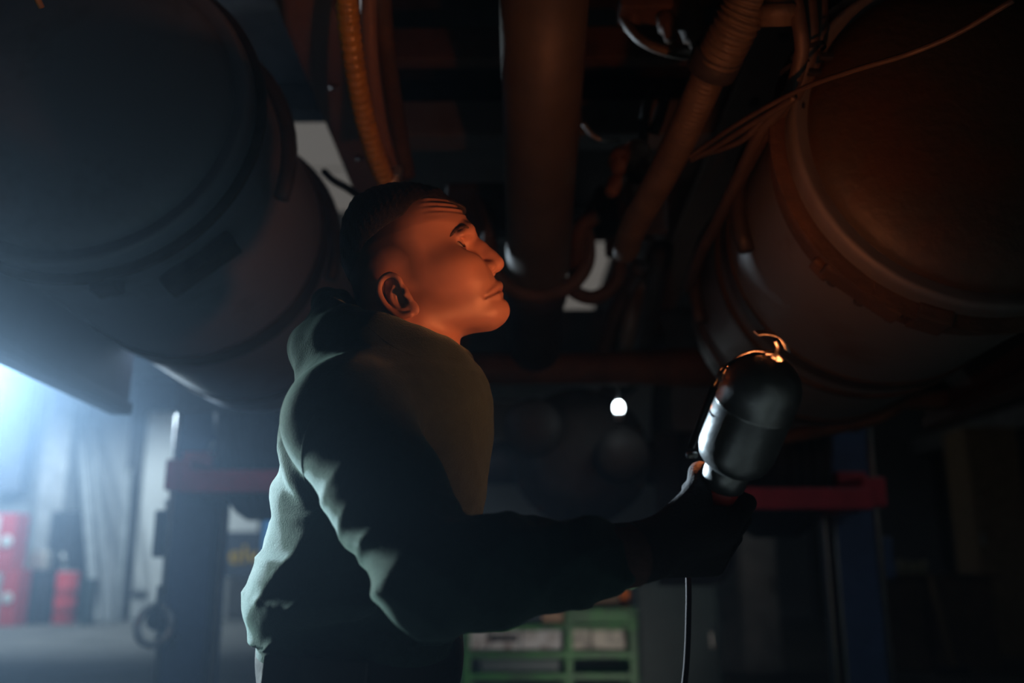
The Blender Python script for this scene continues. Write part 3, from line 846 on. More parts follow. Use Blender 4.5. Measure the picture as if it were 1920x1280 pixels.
# ------------------------------------------------------------------ mobile lift columns
def column(pxl, pxr, Y, side, fork_y, label):
    a_, b_ = PY(pxl, 1000, Y), PY(pxr, 1000, Y)
    x0, x1 = a_[0], b_[0]
    xc_, w = (x0 + x1) / 2, x1 - x0
    root = empty('lift_column', (xc_, Y + 0.15, 0), label, 'vehicle lift', 'blue mobile lift columns')
    m_ = MB()   # hollow C-section mast open towards the wheel
    s = side    # +1: wheel lies to the right
    xo = x0 if s > 0 else x1
    xi = x1 if s > 0 else x0
    m_.box((xo + s * 0.012, Y + 0.12, 1.62), (0.024, 0.24, 3.2), None, 0.004)
    m_.box((xc_, Y + 0.012, 1.62), (w, 0.024, 3.2), None, 0.004)
    m_.box((xc_, Y + 0.228, 1.62), (w, 0.024, 3.2), None, 0.004)
    m_.build('mast', 'lift_blue', root)
    m_ = MB(); m_.box((xi - s * 0.02, Y + 0.05, 1.62), (0.02, 0.03, 3.1), None, 0.003); m_.build('guide_rail', 'steel', root)
    m_ = MB(); m_.box((xi - s * 0.02, Y + 0.195, 1.62), (0.02, 0.03, 3.1), None, 0.003); m_.build('guide_rail', 'steel', root)
    m_ = MB(); m_.tube([(xc_, Y + 0.12, 0.1), (xc_, Y + 0.12, 3.15)], 0.025, 12); m_.build('lift_screw', 'steel', root)
    m_ = MB(); m_.box((xc_, Y + 0.16, 0.06), (w + 0.3, 0.6, 0.10), None, 0.01); m_.build('base', 'lift_blue', root)
    for dy in (-0.2, 0.52):
        m_ = MB(); m_.box((xc_ + s * 0.55, Y + dy, 0.06), (1.1, 0.10, 0.09), None, 0.01); m_.build('base_leg', 'lift_blue', root)
        m_ = MB(); m_.lathe((xc_ + s * 1.0, Y + dy - 0.03, 0.045), (0, 1, 0), [(0, 0.045), (0.06, 0.045)], 16); m_.build('castor', 'rubber', root)
    # steel bar added on the mast's corner to catch lamp light
    m_ = MB(); m_.tube([(xo - s * 0.004, Y - 0.002, 0.12), (xo - s * 0.004, Y - 0.002, 3.2)], 0.013, 10); m_.build('glint_bar', 'steel', root)
    # carriage before the mast, and the two fork arms that cradle the wheel
    YF = 3.80
    zt, zb = PY(pxl, fork_y[0], Y)[2], PY(pxl, fork_y[1], Y)[2]
    m_ = MB(); m_.box((xc_ + s * 0.02, Y - 0.03, (zt + zb) / 2), (w * 0.72, 0.05, zt - zb), None, 0.006)
    cg = m_.build('carriage', 'lift_red', root)
    z2t, z2b = PY(pxl, fork_y[2], YF)[2], PY(pxl, fork_y[3], YF)[2]
    m_ = MB(); m_.box((xc_ + s * 0.06, Y - 0.215, (z2t + z2b) / 2 + 0.03), (w * 0.55, 0.36, (z2t - z2b) * 1.4), None, 0.008); m_.build('fork_bracket', 'lift_red', root)
    for yf in (YF, 2 * WY - YF + 0.02):
        m_ = MB(); m_.box((xc_ + s * 0.44, yf, (z2t + z2b) / 2), (0.66 + w * 0.2, 0.09, z2t - z2b), None, 0.008)
        m_.build('fork_arm', 'lift_red', root)
    m_ = MB(); m_.box((xi + s * 0.03, (YF + 2 * WY - YF) / 2, (z2t + z2b) / 2), (0.08, 2 * (WY - YF), z2t - z2b), None, 0.008); m_.build('fork_bridge', 'lift_red', root)
    return root, x0, x1

lc, lx0, lx1 = column(318, 398, 4.2, 1, (848, 920, 882, 924), 'blue lift column with red fork in front of the white door')
rc, rx0, rx1 = column(1570, 1645, 4.2, -1, (886, 950, 915, 955), 'blue lift column with red fork beyond the hand lamp')
# control boxes
zb0, zb1 = PY(300, 1045, 4.2)[2], PY(300, 955, 4.2)[2]
bx0, bx1 = PY(283, 1000, 4.2)[0], lx0
m_ = MB(); m_.box(((bx0 + bx1) / 2, 4.30, (zb0 + zb1) / 2), (bx1 - bx0, 0.16, zb1 - zb0), None, 0.012)
cb = m_.build('control_box', 'black_plastic', lc)
m_ = MB(); p_ = PY(303, 957, 4.2); m_.lathe((p_[0], 4.28, zb1 - 0.002), (0, 0, 1), [(0, 0.014), (0.03, 0.014), (0.035, 0.022), (0.05, 0.022)], 14); m_.build('knob', 'steel', cb)
m_ = MB(); p_ = PY(303, 1058, 4.2); m_.box((p_[0] + 0.01, 4.3, p_[2] + 0.01), (0.05, 0.08, 0.07), None, 0.006); m_.build('plug', 'black_plastic', cb)
# towing eye with its pin at the foot of the left column
e_ = PY(289, 1172, 4.05)
m_ = MB(); m_.tube([Vector(e_) + Vector((0.072 * math.cos(t), 0.02 * math.sin(t), 0.078 * math.sin(t))) for t in np.linspace(0, 2 * math.pi, 33)], 0.017, 10)
ey = m_.build('towing_eye', 'steel', lc, 'round steel towing eye')
m_ = MB(); m_.lathe(Vector(e_) + Vector((-0.005, 0.03, 0.02)), (0, 1, 0), [(0, 0.045), (0.03, 0.05), (0.06, 0.03)], 20); m_.build('coupling', 'black_plastic', ey)
m_ = MB(); m_.tube([Vector(e_) + Vector((0.004, 0, 0.02)), Vector(e_) + Vector((0.008, 0, 0.165))], 0.009, 10); m_.build('locking_pin', 'black_plastic', ey)
m_ = MB(); m_.tube([Vector(e_) + Vector((0.06, 0.02, -0.03)), (lx0 + 0.05, 4.22, e_[2] - 0.08)], 0.022, 10); m_.build('drawbar', 'dark_metal', ey)
m_ = MB(); m_.lathe(Vector(e_) + Vector((0.03, -0.025, -0.045)), (0, -1, 0), [(0, 0.014), (0.012, 0.014)], 6, smooth=False); m_.build('bolt', 'steel', ey)
# round indicator lamp glass on the left carriage
m_ = MB(); p_ = PY(397, 838, 4.13); m_.tube([Vector(p_) + Vector((0, 0, -0.025)), Vector(p_) + Vector((0.002, 0, 0.025))], 0.013, 12); m_.build('guide_pin', 'steel', lc)
# switch box of the right column
q0, q1 = PY(1640, 1085, 4.2), PY(1680, 1005, 4.2)
m_ = MB(); m_.box(((rx1 + q1[0]) / 2, 4.32, (q0[2] + q1[2]) / 2), (q1[0] - rx1, 0.16, q1[2] - q0[2]), None, 0.01); m_.build('control_box', 'lift_blue', rc)
# ------------------------------------------------------------------ things along the far and side walls
def px_box(name, x0, x1, y0, y1, Y, depth, m, label, cat, group=None, floor=False, bev=0.01):
    """a real box: front face at distance Y, spanning the measured width and height"""
    a_, b_ = PY(x0, y1, Y), PY(x1, y0, Y)
    z0 = 0.0 if floor else a_[2]
    mb = MB().box(((a_[0] + b_[0]) / 2, Y + depth / 2, (z0 + b_[2]) / 2), (b_[0] - a_[0], depth, b_[2] - z0), None, bev)
    o = mb.build(name, m)
    tag(o, label, cat, group)
    return o, a_[0], b_[0], z0, b_[2]

# left bay: red cabinets, drum, cupboards, leaning channels
o, xa_, xb_, za_, zb_ = px_box('tool_cabinet', -34, 37, 1068, 1168, 17.4, 0.45, 'red', 'lower red steel cabinet at the left edge of the far bay', 'cabinet', 'red cabinets', True)
MB().lathe((xb_ - 0.16, 17.39, zb_ * 0.5), (0, -1, 0), [(0, 0.10), (0.012, 0.10), (0.014, 0.085)], 20).build('round_badge', 'white', o)
MB().box((xb_ - 0.45, 17.385, zb_ * 0.5), (0.3, 0.03, zb_ * 0.9), None, 0.01).build('drawer_front', 'dirty_white', o)
z_top = zb_
o, xa_, xb_, za_, zb_ = px_box('tool_cabinet', -34, 34, 960, 1066, 17.4, 0.45, 'red', 'upper red steel cabinet with a round white badge', 'cabinet', 'red cabinets')
o.location.z = z_top - za_ + 0.002
MB().lathe((xb_ - 0.14, 17.39, (za_ + zb_) / 2), (0, -1, 0), [(0, 0.11), (0.012, 0.11), (0.014, 0.09)], 20).build('round_badge', 'white', o, local=True)
MB().box((xb_ - 0.36, 17.385, (za_ + zb_) / 2), (0.10, 0.03, (zb_ - za_) * 0.9), None, 0.01).build('white_stripe', 'white', o, local=True)
# red drum
bse = PY(118, 1167, 18.15); w_ = (PY(137, 1100, bse[1])[0] - PY(97, 1100, bse[1])[0]) / 2
zt_ = PY(118, 1072, bse[1])[2]
d_ = empty('steel_drum', (bse[0], bse[1], 0), 'small red steel drum standing between the dark cupboards and the leaning channels', 'drum')
MB().lathe((bse[0], bse[1], 0), (0, 0, 1), [(0, w_ * 0.98), (0.02, w_), (zt_ * 0.33, w_ * 0.98), (zt_ * 0.345, w_ * 1.03), (zt_ * 0.36, w_ * 0.98), (zt_ * 0.66, w_ * 0.98), (zt_ * 0.675, w_ * 1.03), (zt_ * 0.69, w_ * 0.98), (zt_ - 0.02, w_), (zt_, w_ * 0.97)], 32).build('drum_body', 'red', d_)
MB().lathe((bse[0], bse[1], zt_), (0, 0, 1), [(0, w_ * 0.9), (0.03, w_ * 0.9)], 24).build('lid', 'dirty_white', d_)
MB().tube([(bse[0] - w_ * 0.4, bse[1], zt_ + 0.02), (bse[0] - w_ * 0.6, bse[1], zt_ + 0.25), (bse[0] - w_ * 0.8, bse[1], zt_ + 0.36)], 0.05, 8).build('pump_pipe', 'steel', d_)
# dark cupboards and bits
o, *_ = px_box('cupboard', 74, 148, 958, 1160, 18.75, 0.6, 'dark_metal', 'tall dark steel cupboard behind the red drum', 'cupboard', None, True)
a_, b_ = PY(76, 1150, 18.75), PY(146, 965, 18.75)
for k in (0, 1):
    wv = (b_[0] - a_[0]) / 2
    MB().box((a_[0] + wv * (k + 0.5), 18.73, (0.1 + b_[2]) / 2), (wv - 0.04, 0.04, b_[2] - 0.15), None, 0.01).build('cupboard_door', 'dark_metal', o)
o, *_ = px_box('crate', 44, 92, 1070, 1162, 17.95, 0.25, 'dark_metal', 'dark crate standing beside the lower red cabinet', 'crate', None, True)
o, xq, xw, zq, zw = px_box('folded_tarpaulin', 46, 90, 1032, 1069, 17.95, 0.25, 'carton2', 'pale folded tarpaulin lying on the dark crate', 'tarpaulin', None, False, 0.06)
o, *_ = px_box('barrier_panel', 48, 62, 925, 1030, 18.7, 0.1, 'dirty_white', 'pale board standing upright behind the red cabinets', 'board')
o.location.z = -PY(48, 1030, 18.7)[2] + 0.0
o.scale.z = 1.0
o, *_ = px_box('roller_bin', 150, 170, 1085, 1162, 17.6, 0.35, 'teal', 'small dark bin at the foot of the leaning channels', 'bin', None, True)
def channel(p0, p1, wd, label):
    p0, p1 = Vector(p0), Vector(p1)
    t_ = (p1 - p0).normalized(); s_ = Vector((1, 0, 0)); s_ = (s_ - t_ * s_.dot(t_)).normalized(); n_ = t_.cross(s_)
    R_ = Matrix((s_, n_, t_)).transposed()
    c = (p0 + p1) / 2; L_ = (p1 - p0).length
    m_ = MB().box(c, (wd, 0.02, L_), R_, 0.004)
    for s in (-1, 1):
        m_.box(c + s_ * s * (wd / 2 - 0.012) - n_ * 0.05, (0.024, 0.10, L_), R_, 0.004)
    tag(m_.build('steel_channel', 'zinc'), label, 'steel channel', 'channels leaning by the white door')
channel((PY(183, 1165, 18.4)[0], 18.4, 0.0), PY(152, 790, 19.38), 0.15, 'wider bright steel channel leaning on the far wall, left of the pair')
channel((PY(205, 1165, 18.4)[0], 18.4, 0.0), PY(173, 792, 19.38), 0.11, 'narrower bright steel channel leaning on the far wall, right of the pair')
channel((PY(222, 1163, 18.7)[0], 18.7, 0.0), PY(244, 880, 19.30), 0.10, 'dull steel channel propped against the frame of the white door')
# dark roller shutter boxes high on the wall left of the door
o, *_ = px_box('wall_cabinet', -20, 62, 700, 920, 19.0, 0.4, 'panel', 'large blue-grey cabinet hanging on the wall above the red cabinets', 'cabinet')

# banner with yellow letters, blue post beside it
o, bxa, bxb, bza, bzb = px_box('banner', 330, 490, 996, 1082, 18.6, 0.05, 'sign', 'dark banner with yellow letters before the white door', 'banner', None, False, 0.005)
cu = bpy.data.curves.new('lettering', 'FONT'); cu.body = 'elv'; cu.size = 1.0; cu.extrude = 0.01; cu.align_x = 'LEFT'
tmp = bpy.data.objects.new('tmp', cu); COL.objects.link(tmp)
bpy.context.view_layer.update()
me = bpy.data.meshes.new_from_object(tmp.evaluated_get(bpy.context.evaluated_depsgraph_get()))
bpy.data.objects.remove(tmp)
t0, t1 = PY(429, 1056, 18.57), PY(487, 1022, 18.57)
co = np.array([v.co[:] for v in me.vertices])
mn, mx = co.min(0), co.max(0)
sc_x = (t1[0] - t0[0]) / (mx[0] - mn[0]); sc_z = (t1[2] - t0[2]) / (mx[1] - mn[1])
for v in me.vertices:
    x_, y_, z_ = v.co
    v.co = (t0[0] + (x_ - mn[0]) * sc_x, 18.58 - z_, t0[2] + (y_ - mn[1]) * sc_z)
link('lettering', me, 'yellow', o)
for s in (bxa + 0.1, bxb - 0.1):
    MB().box((s, 18.66, bza / 2), (0.06, 0.06, bza), None, 0.01).build('banner_post', 'dark_metal', o)
pb = PY(500, 1040, 18.5)
tag(MB().box((pb[0] + 0.02, 18.5, 1.0), (0.20, 0.2, 2.0), None, 0.02).build('marker_post', 'light_blue'), 'light blue post at the right end of the banner', 'post')

# green storage rack with cartons, seen below the outstretched arm
RY = 6.4
gx0, gx1 = PY(866, 1200, RY)[0], PY(1196, 1200, RY)[0]
def gz(py): return PY(1000, py, RY)[2]
rack = empty('storage_rack', ((gx0 + gx1) / 2, RY + 0.3, 0), 'green steel storage rack full of worn cartons below the outstretched arm', 'rack')
for x_ in (gx0 + 0.03, (gx0 + gx1) / 2 + 0.13, gx1 - 0.03):
    for y_ in (RY + 0.03, RY + 0.55):
        MB().box((x_, y_, gz(1138) / 2), (0.05, 0.05, gz(1138)), None, 0.006).build('rack_post', 'green', rack)
for (ya_, yb_) in ((1171, 1180), (1221, 1234), (1262, 1274)):
    MB().box(((gx0 + gx1) / 2, RY + 0.29, (gz(ya_) + gz(yb_)) / 2), (gx1 - gx0, 0.58, gz(ya_) - gz(yb_)), None, 0.006).build('rack_shelf', 'green', rack)
g1 = PY(1068, 1140, RY)[0]
MB().box(((g1 + gx1) / 2, RY + 0.02, (gz(1140) + gz(1168)) / 2), (gx1 - g1, 0.03, gz(1140) - gz(1168)), None, 0.006).build('rack_panel', 'green', rack)
def carton(x0, x1, y0, base, m, label, d=0.42, yo=0.066):
    a_, b_ = PY(x0, 1200, RY)[0], PY(x1, 1200, RY)[0]
    c = MB().box(((a_ + b_) / 2, RY + yo + d / 2, (gz(base) + gz(y0)) / 2 + 0.004), (b_ - a_, d, gz(y0) - gz(base)), None, 0.008)
    return tag(c.build('carton', m), label, 'carton', 'cartons on the green rack')
carton(868, 912, 1182, 1221, 'carton', 'scuffed pale carton at the left end of the middle shelf')
o = carton(914, 976, 1184, 1221, 'carton', 'pale carton on the middle shelf, its hand hole shown by a black plate')
a_ = PY(918, 1205, RY - 0.01); b_ = PY(972, 1190, RY - 0.01)
MB().box(((a_[0] + b_[0]) / 2, RY + 0.058, (a_[2] + b_[2]) / 2), (b_[0] - a_[0], 0.012, b_[2] - a_[2]), None, 0.004).build('hole_shade', 'black_plastic', o)  # black plate stands in for the shade inside the hole
carton(978, 1053, 1184, 1221, 'carton', 'bluish white carton in the middle of the middle shelf')
carton(1067, 1110, 1182, 1221, 'carton2', 'beige carton right of the middle rack post')
carton(1112, 1174, 1183, 1221, 'carton2', 'grey-beige carton at the right end of the middle shelf')
carton(1018, 1064, 1146, 1171, 'cardboard', 'plain brown cardboard box on the top shelf', 0.4)
carton(1092, 1166, 1102, 1171, 'wood_dark', 'dark brown box standing behind the green panel of the top shelf', 0.4, 0.1)
carton(900, 1050, 1238, 1262, 'teal', 'long dark box on the lowest shelf of the rack', 0.4)
# orange canister and pale green tray on the rack
a_, b_ = PY(1170, 1142, RY)[0] - 0.01, PY(1192, 1142, RY)[0] - 0.01
can = empty('canister', ((a_ + b_) / 2, RY + 0.2, gz(1171) + 0.003), 'small orange canister at the right end of the green rack', 'canister')
MB().lathe(((a_ + b_) / 2, RY + 0.2, gz(1171) + 0.003), (0, 0, 1), [(0, (b_ - a_) / 2), (gz(1112) - gz(1171), (b_ - a_) / 2), (gz(1106) - gz(1171), (b_ - a_) / 3)], 20).build('canister_body', 'orange', can)
MB().lathe(((a_ + b_) / 2, RY + 0.2, gz(1106)), (0, 0, 1), [(0, 0.018), (0.02, 0.018)], 12).build('cap', 'orange', can)
o = MB().box((PY(1180, 1090, RY)[0], RY + 0.2, (gz(1084) + gz(1096)) / 2), (0.11, 0.2, gz(1084) - gz(1096)), None, 0.008).build('plastic_tray', 'green_pale')
tag(o, 'pale green plastic tray on top of the orange canister', 'tray')
o.location.z = gz(1106) + 0.021 - gz(1096)

# dark teal cabinet and dirty white fridge right of the rack
o, *_ = px_box('cabinet', 1198, 1345, 1078, 1230, 7.6, 0.6, 'teal', 'dark teal steel cabinet right of the green rack', 'cabinet', None, True)
a_, b_ = PY(1202, 1230, 7.6), PY(1341, 1084, 7.6)
MB().box(((a_[0] + b_[0]) / 2, 7.585, (0.08 + b_[2]) / 2), (b_[0] - a_[0], 0.03, b_[2] - 0.12), None, 0.008).build('cabinet_door', 'teal', o)
MB().box((b_[0] - 0.06, 7.56, b_[2] * 0.55), (0.02, 0.03, 0.12), None, 0.004).build('handle', 'steel', o)
fr_, xa_, xb_, za_, zb_ = px_box('fridge', 1338, 1450, 968, 1202, 10.2, 0.6, 'dirty_white', 'dirty white fridge standing beyond the right wheel', 'fridge', None, True, 0.02)
MB().box(((xa_ + xb_) / 2, 10.185, zb_ * 0.74), (xb_ - xa_ - 0.02, 0.03, zb_ * 0.5 - 0.02), None, 0.012).build('fridge_door', 'dirty_white', fr_)
MB().box(((xa_ + xb_) / 2, 10.185, zb_ * 0.25), (xb_ - xa_ - 0.02, 0.03, zb_ * 0.46), None, 0.012).build('fridge_door', 'dirty_white', fr_)
MB().box((xb_ - 0.06, 10.16, zb_ * 0.56), (0.025, 0.03, 0.18), None, 0.006).build('handle', 'black_plastic', fr_)
# workbench with jars at the right, leaning broom stick, wooden cabinet
wb, xa_, xb_, za_, zb_ = px_box('workbench', 1655, 1860, 1083, 1250, 10.6, 0.7, 'wood_dark', 'dark wooden workbench at the right', 'workbench', None, True)
MB().box(((xa_ + xb_) / 2, 10.9, zb_ + 0.02), (xb_ - xa_ + 0.1, 0.8, 0.04), None, 0.006).build('worktop', 'wood_dark', wb)
jl = ['leftmost of the pale jars on the workbench', 'second pale jar from the left on the workbench', 'third pale jar from the left on the workbench', 'rightmost of the pale jars on the workbench']
for k, px in enumerate((1692, 1707, 1721, 1735)):
    p_ = PY(px, 1080, 10.75)
    j = empty('jar', (p_[0], 10.75, zb_ + 0.04), jl[k], 'jar', 'jars on the workbench')
    hj = (0.20, 0.16, 0.17, 0.19)[k]
    MB().lathe((p_[0], 10.75, zb_ + 0.042), (0, 0, 1), [(0, 0.030), (0.01, 0.036), (hj * 0.75, 0.036), (hj * 0.88, 0.024)], 16).build('jar_body', 'jar', j)
    MB().lathe((p_[0], 10.75, zb_ + 0.042 + hj * 0.88), (0, 0, 1), [(0, 0.027), (0.025, 0.027)], 14).build('lid', 'dark_metal', j)
s0 = PY(1788, 1262, 10.2)
st = empty('broom', (s0[0], s0[1], 0), 'broom with a pale wooden stick leaning against the workbench', 'broom')
tp = PY(1745, 1080, 10.44)
MB().tube([(s0[0], s0[1], 0.08), tuple(tp)], 0.032, 10).build('stick', 'wood', st)
MB().box((s0[0], s0[1], 0.045), (0.34, 0.06, 0.09), None, 0.012).build('brush_head', 'black_plastic', st)
o, xa_, xb_, za_, zb_ = px_box('wooden_locker', 1850, 1905, 800, 1180, 12.0, 0.6, 'wood', 'tall brown wooden locker at the right edge', 'locker', None, True)
MB().box(((xa_ + xb_) / 2, 11.985, zb_ / 2), (xb_ - xa_ - 0.04, 0.03, zb_ - 0.1), None, 0.01).build('locker_door', 'wood', o)
MB().box((xa_ + 0.07, 11.96, zb_ * 0.5), (0.03, 0.03, 0.15), None, 0.006).build('handle', 'steel', o)

# small bright lamp hanging under the axle
p_ = PY(1160, 764, 3.28)
lp = empty('trouble_lamp', tuple(p_), 'small dazzling white lamp hanging under the middle of the truck', 'lamp')
MB().sphere(p_, (0.020, 0.020, 0.026), 16, 10).build('lamp_globe', 'torch_led', lp)
MB().lathe(Vector(p_) + Vector((0, 0.0, -0.045)), (0, 0, 1), [(0, 0.013), (0.012, 0.016), (0.025, 0.016)], 12).build('lamp_foot', 'dirty_white', lp)
MB().tube([Vector(p_) + Vector((0, 0.0, 0.024)), Vector(p_) + Vector((0, 0.02, 0.13)), Vector(p_) + Vector((0.01, 0.04, 0.22))], 0.004, 8).build('lamp_wire', 'black_plastic', lp)

# the cold flood lamps on their tripods, left of the truck and out of the picture
for F_ in FLOODS:
    fx, fy, fz = F_['pos']
    fp = Vector(F_['pos'])
    fl = empty('flood_lamp', (fx, fy, 0), F_['label'], 'lamp', 'flood lamps on tripods')
    dirf = (Vector(F_['aim']) - fp).normalized()
    sd = dirf.cross(Vector((0, 0, 1))).normalized(); upf = sd.cross(dirf)
    Rf = Matrix((sd, dirf, upf)).transposed()
    hw_ = F_['head']; MB().box(fp - dirf * 0.09, (hw_, 0.06, hw_ * 0.8), Rf, 0.01).build('lamp_head', 'black_plastic', fl)
    MB().box(fp - dirf * 0.055, (hw_ - 0.04, 0.01, hw_ * 0.8 - 0.04), Rf, 0.003).build('lamp_glass', 'white', fl)
    MB().tube([(fx, fy, 0.5), (fx, fy, fz - 0.2)], 0.018, 10).build('pole', 'dark_metal', fl)
    for k in range(3):
        t = 2 * math.pi * k / 3
        MB().tube([(fx, fy, 0.7), (fx + 0.45 * math.cos(t), fy + 0.45 * math.sin(t), 0.012)], 0.012, 8).build('leg', 'dark_metal', fl)
    ld = bpy.data.lights.new('flood_beam', 'SPOT'); ld.energy = F_['power']; ld.color = F_['col']; ld.shadow_soft_size = F_['soft']
    ld.spot_size = math.radians(F_['cone']); ld.spot_blend = F_['blend']
    lo = bpy.data.objects.new('flood_beam', ld); lo.location = Vector(dirf) * 0.02 + Vector((0, 0, fz)); COL.objects.link(lo)
    lo.rotation_euler = dirf.to_track_quat('-Z', 'Y').to_euler()
    lo.parent = fl

# fill lamp added on the floor, out of view, to brighten the rack
wp = Vector((0.75, 4.75, 0.0))
wl_ = empty('rack_fill_lamp', tuple(wp), 'added fill lamp standing on the floor before the green rack', 'lamp')
dw_ = (Vector((0.45, 6.4, 0.75)) - (wp + Vector((0, 0, 0.26)))).normalized()
MB().lathe(wp + Vector((0, 0, 0.26)) - dw_ * 0.12, dw_, [(0, 0.03), (0.03, 0.06), (0.10, 0.09), (0.105, 0.085), (0.04, 0.05)], 24, cap=False).build('lamp_bowl', 'dark_metal', wl_)
MB().tube([wp + Vector((0, 0, 0.01)), wp + Vector((0, -0.03, 0.2))], 0.012, 8).build('stem', 'dark_metal', wl_)
MB().lathe(wp, (0, 0, 1), [(0.0, 0.10), (0.015, 0.10), (0.02, 0.08)], 24).build('base', 'dark_metal', wl_)
l3 = bpy.data.lights.new('rack_fill_light', 'SPOT'); l3.energy = RACK_FILL_W; l3.color = (1.0, 0.93, 0.85); l3.spot_size = math.radians(75); l3.spot_blend = 0.6; l3.shadow_soft_size = 0.05
o3 = bpy.data.objects.new('rack_fill_light', l3); COL.objects.link(o3); o3.parent = wl_; o3.location = Vector((0, 0, 0.26)) + dw_ * 0.02
o3.rotation_euler = dw_.to_track_quat('-Z', 'Y').to_euler()

# two pendant lamps over the left bay, hidden from here by the tank
for (x_, y_, lb) in ((-7.2, 15.6, 'pendant lamp hanging over the bay nearest the white door'), (-10.4, 15.2, 'pendant lamp hanging over the red cabinets')):
    t_ = empty('pendant_lamp', (x_, y_, ZC), lb, 'lamp', 'pendant lamps of the left bay')
    MB().tube([(x_, y_, ZC), (x_, y_, 4.9)], 0.015, 8).build('cord', 'black_plastic', t_)
    MB().lathe((x_, y_, 4.62), (0, 0, 1), [(0, 0.26), (0.10, 0.20), (0.20, 0.08), (0.30, 0.05)], 28, cap=False).build('shade', 'dark_metal', t_)
    l2 = bpy.data.lights.new('pendant_light', 'SPOT'); l2.energy = BAY_W; l2.color = (0.72, 0.90, 1.0); l2.shadow_soft_size = 0.08; l2.spot_size = math.radians(140); l2.spot_blend = 0.5
    o2 = bpy.data.objects.new('pendant_light', l2); COL.objects.link(o2); o2.parent = t_; o2.location = (0, 0, 4.66 - ZC)
    o2.rotation_euler = (math.radians(20), 0, 0)
# ------------------------------------------------------------------ the mechanic
YM = 1.30                                   # his mid plane (he stands in profile, facing right)
def m2(px, py, dy=0.0):
    """point on his mid plane shifted dy towards (-) or away from (+) the camera, seen at that pixel"""
    return PY(px, py, YM + dy)
def mid(px, py, dy=0.0):
    """a paired point: measured where the near one shows, dy to either side of the mid plane"""
    q = PY(px, py, YM - abs(dy)); q[1] = YM + dy
    return q
HS = 1225.0                                  # about pixels per metre on the mid plane

# --- the outline of the skull and face (no nose) on the mid plane
prof_px = [(780, 356), (820, 365), (850, 383), (866, 398), (876, 412), (883, 426), (886, 438), (885, 449), (889, 462), (899, 482), (910, 502),
           (918, 514), (927, 526), (933, 535), (934, 545), (933, 556), (938, 565), (943, 574), (943, 584), (936, 595), (921, 604), (898, 612), (868, 613), (830, 606),
           (790, 600), (740, 600), (700, 592), (672, 566), (657, 530), (649, 492), (647, 452), (653, 418), (671, 389), (702, 367), (740, 356)]
prof = np.array([mid(*p)[[0, 2]] for p in prof_px])
def poly_sd(X, Z, poly):
    """signed distance to a polygon on a 2D grid, negative inside"""
    d2 = np.full(np.broadcast(X, Z).shape, 1e9); ins_ = np.zeros(d2.shape, bool)
    n = len(poly)
    for i in range(n):
        x0, z0 = poly[i]; x1, z1 = poly[(i + 1) % n]
        ex, ez = x1 - x0, z1 - z0
        t = np.clip(((X - x0) * ex + (Z - z0) * ez) / (ex * ex + ez * ez), 0, 1)
        d2 = np.minimum(d2, (X - x0 - t * ex) ** 2 + (Z - z0 - t * ez) ** 2)
        c = ((z0 > Z) != (z1 > Z)) & (X < (x1 - x0) * (Z - z0) / (z1 - z0 + 1e-12) + x0)
        ins_ ^= c
    return np.where(ins_, -1, 1) * np.sqrt(d2)

HC = mid(770, 500)                            # middle of the head
PT = math.radians(23)                         # head tipped up
FWD = np.array([math.cos(PT), 0, math.sin(PT)]); UPH = np.array([-math.sin(PT), 0, math.cos(PT)])
def head_u(X, Z): return (X - HC[0]) * FWD[0] + (Z - HC[2]) * FWD[2]
def head_h(X, Z): return (X - HC[0]) * UPH[0] + (Z - HC[2]) * UPH[2]

def axis_pts(lo, f0, f1, hi, fine, coarse):
    return np.unique(np.concatenate([np.arange(lo, f0, coarse), np.arange(f0, f1, fine), np.arange(f1, hi, coarse)]).round(5))
hx0, hx1 = mid(630, 500)[0], mid(955, 500)[0]
hz0, hz1 = mid(770, 705)[2], mid(770, 340)[2]
body = Field(axis_pts(-0.62, hx0, hx1, 0.42, 0.0018, 0.014), axis_pts(0.92, YM - 0.100, YM + 0.100, 1.66, 0.0018, 0.014), axis_pts(-0.02, hz0, hz1, 1.9, 0.0018, 0.014))

def head_fn(X, Y, Z):
    Xs, Zs = X[:, :, 0], Z[:, 0, :]
    sd = poly_sd(Xs, Zs, prof)               # (nx, nz)
    h = head_h(Xs, Zs); u = head_u(Xs, Zs)
    wm = np.interp(h, [-0.13, -0.10, -0.07, -0.03, 0.0, 0.03, 0.07, 0.13], [0.034, 0.047, 0.058, 0.065, 0.070, 0.075, 0.075, 0.070])
    wm = wm - 0.010 * np.clip((u - 0.02) / 0.08, 0, 1)          # the face narrows to the front
    R_ = np.interp(h, [-0.13, -0.09, -0.04, 0.02, 0.06, 0.13], [0.036, 0.046, 0.060, 0.080, 0.085, 0.088])
    R_ = R_ * (1 - 0.08 * np.clip((u - 0.01) / 0.06, 0, 1))
    t = -sd
    wm, R_, t = wm[:, None, :], R_[:, None, :], t[:, None, :]
    y = np.abs(Y - YM)
    q = np.sqrt(np.maximum(R_ - t, 0) ** 2 + (y * R_ / wm) ** 2) - R_
    return (q * wm / R_).astype(np.float32)
body.op(head_fn, (hx0 - .02, YM - 0.12, hz0), (hx1 + .02, YM + 0.12, hz1), 0.0)
# keep a copy of the bare skull for the hair
skull = body.f.copy()

# neck and its cords
body.cap(mid(752, 585), mid(735, 700), 0.058, 0.062, 0.03)
body.cap(mid(800, 600), mid(800, 700), 0.046, 0.050, 0.03)
for s in (-1, 1):
    body.cap(mid(752, 578, s * 0.055), mid(830, 690, s * 0.016), 0.013, 0.012, 0.02)
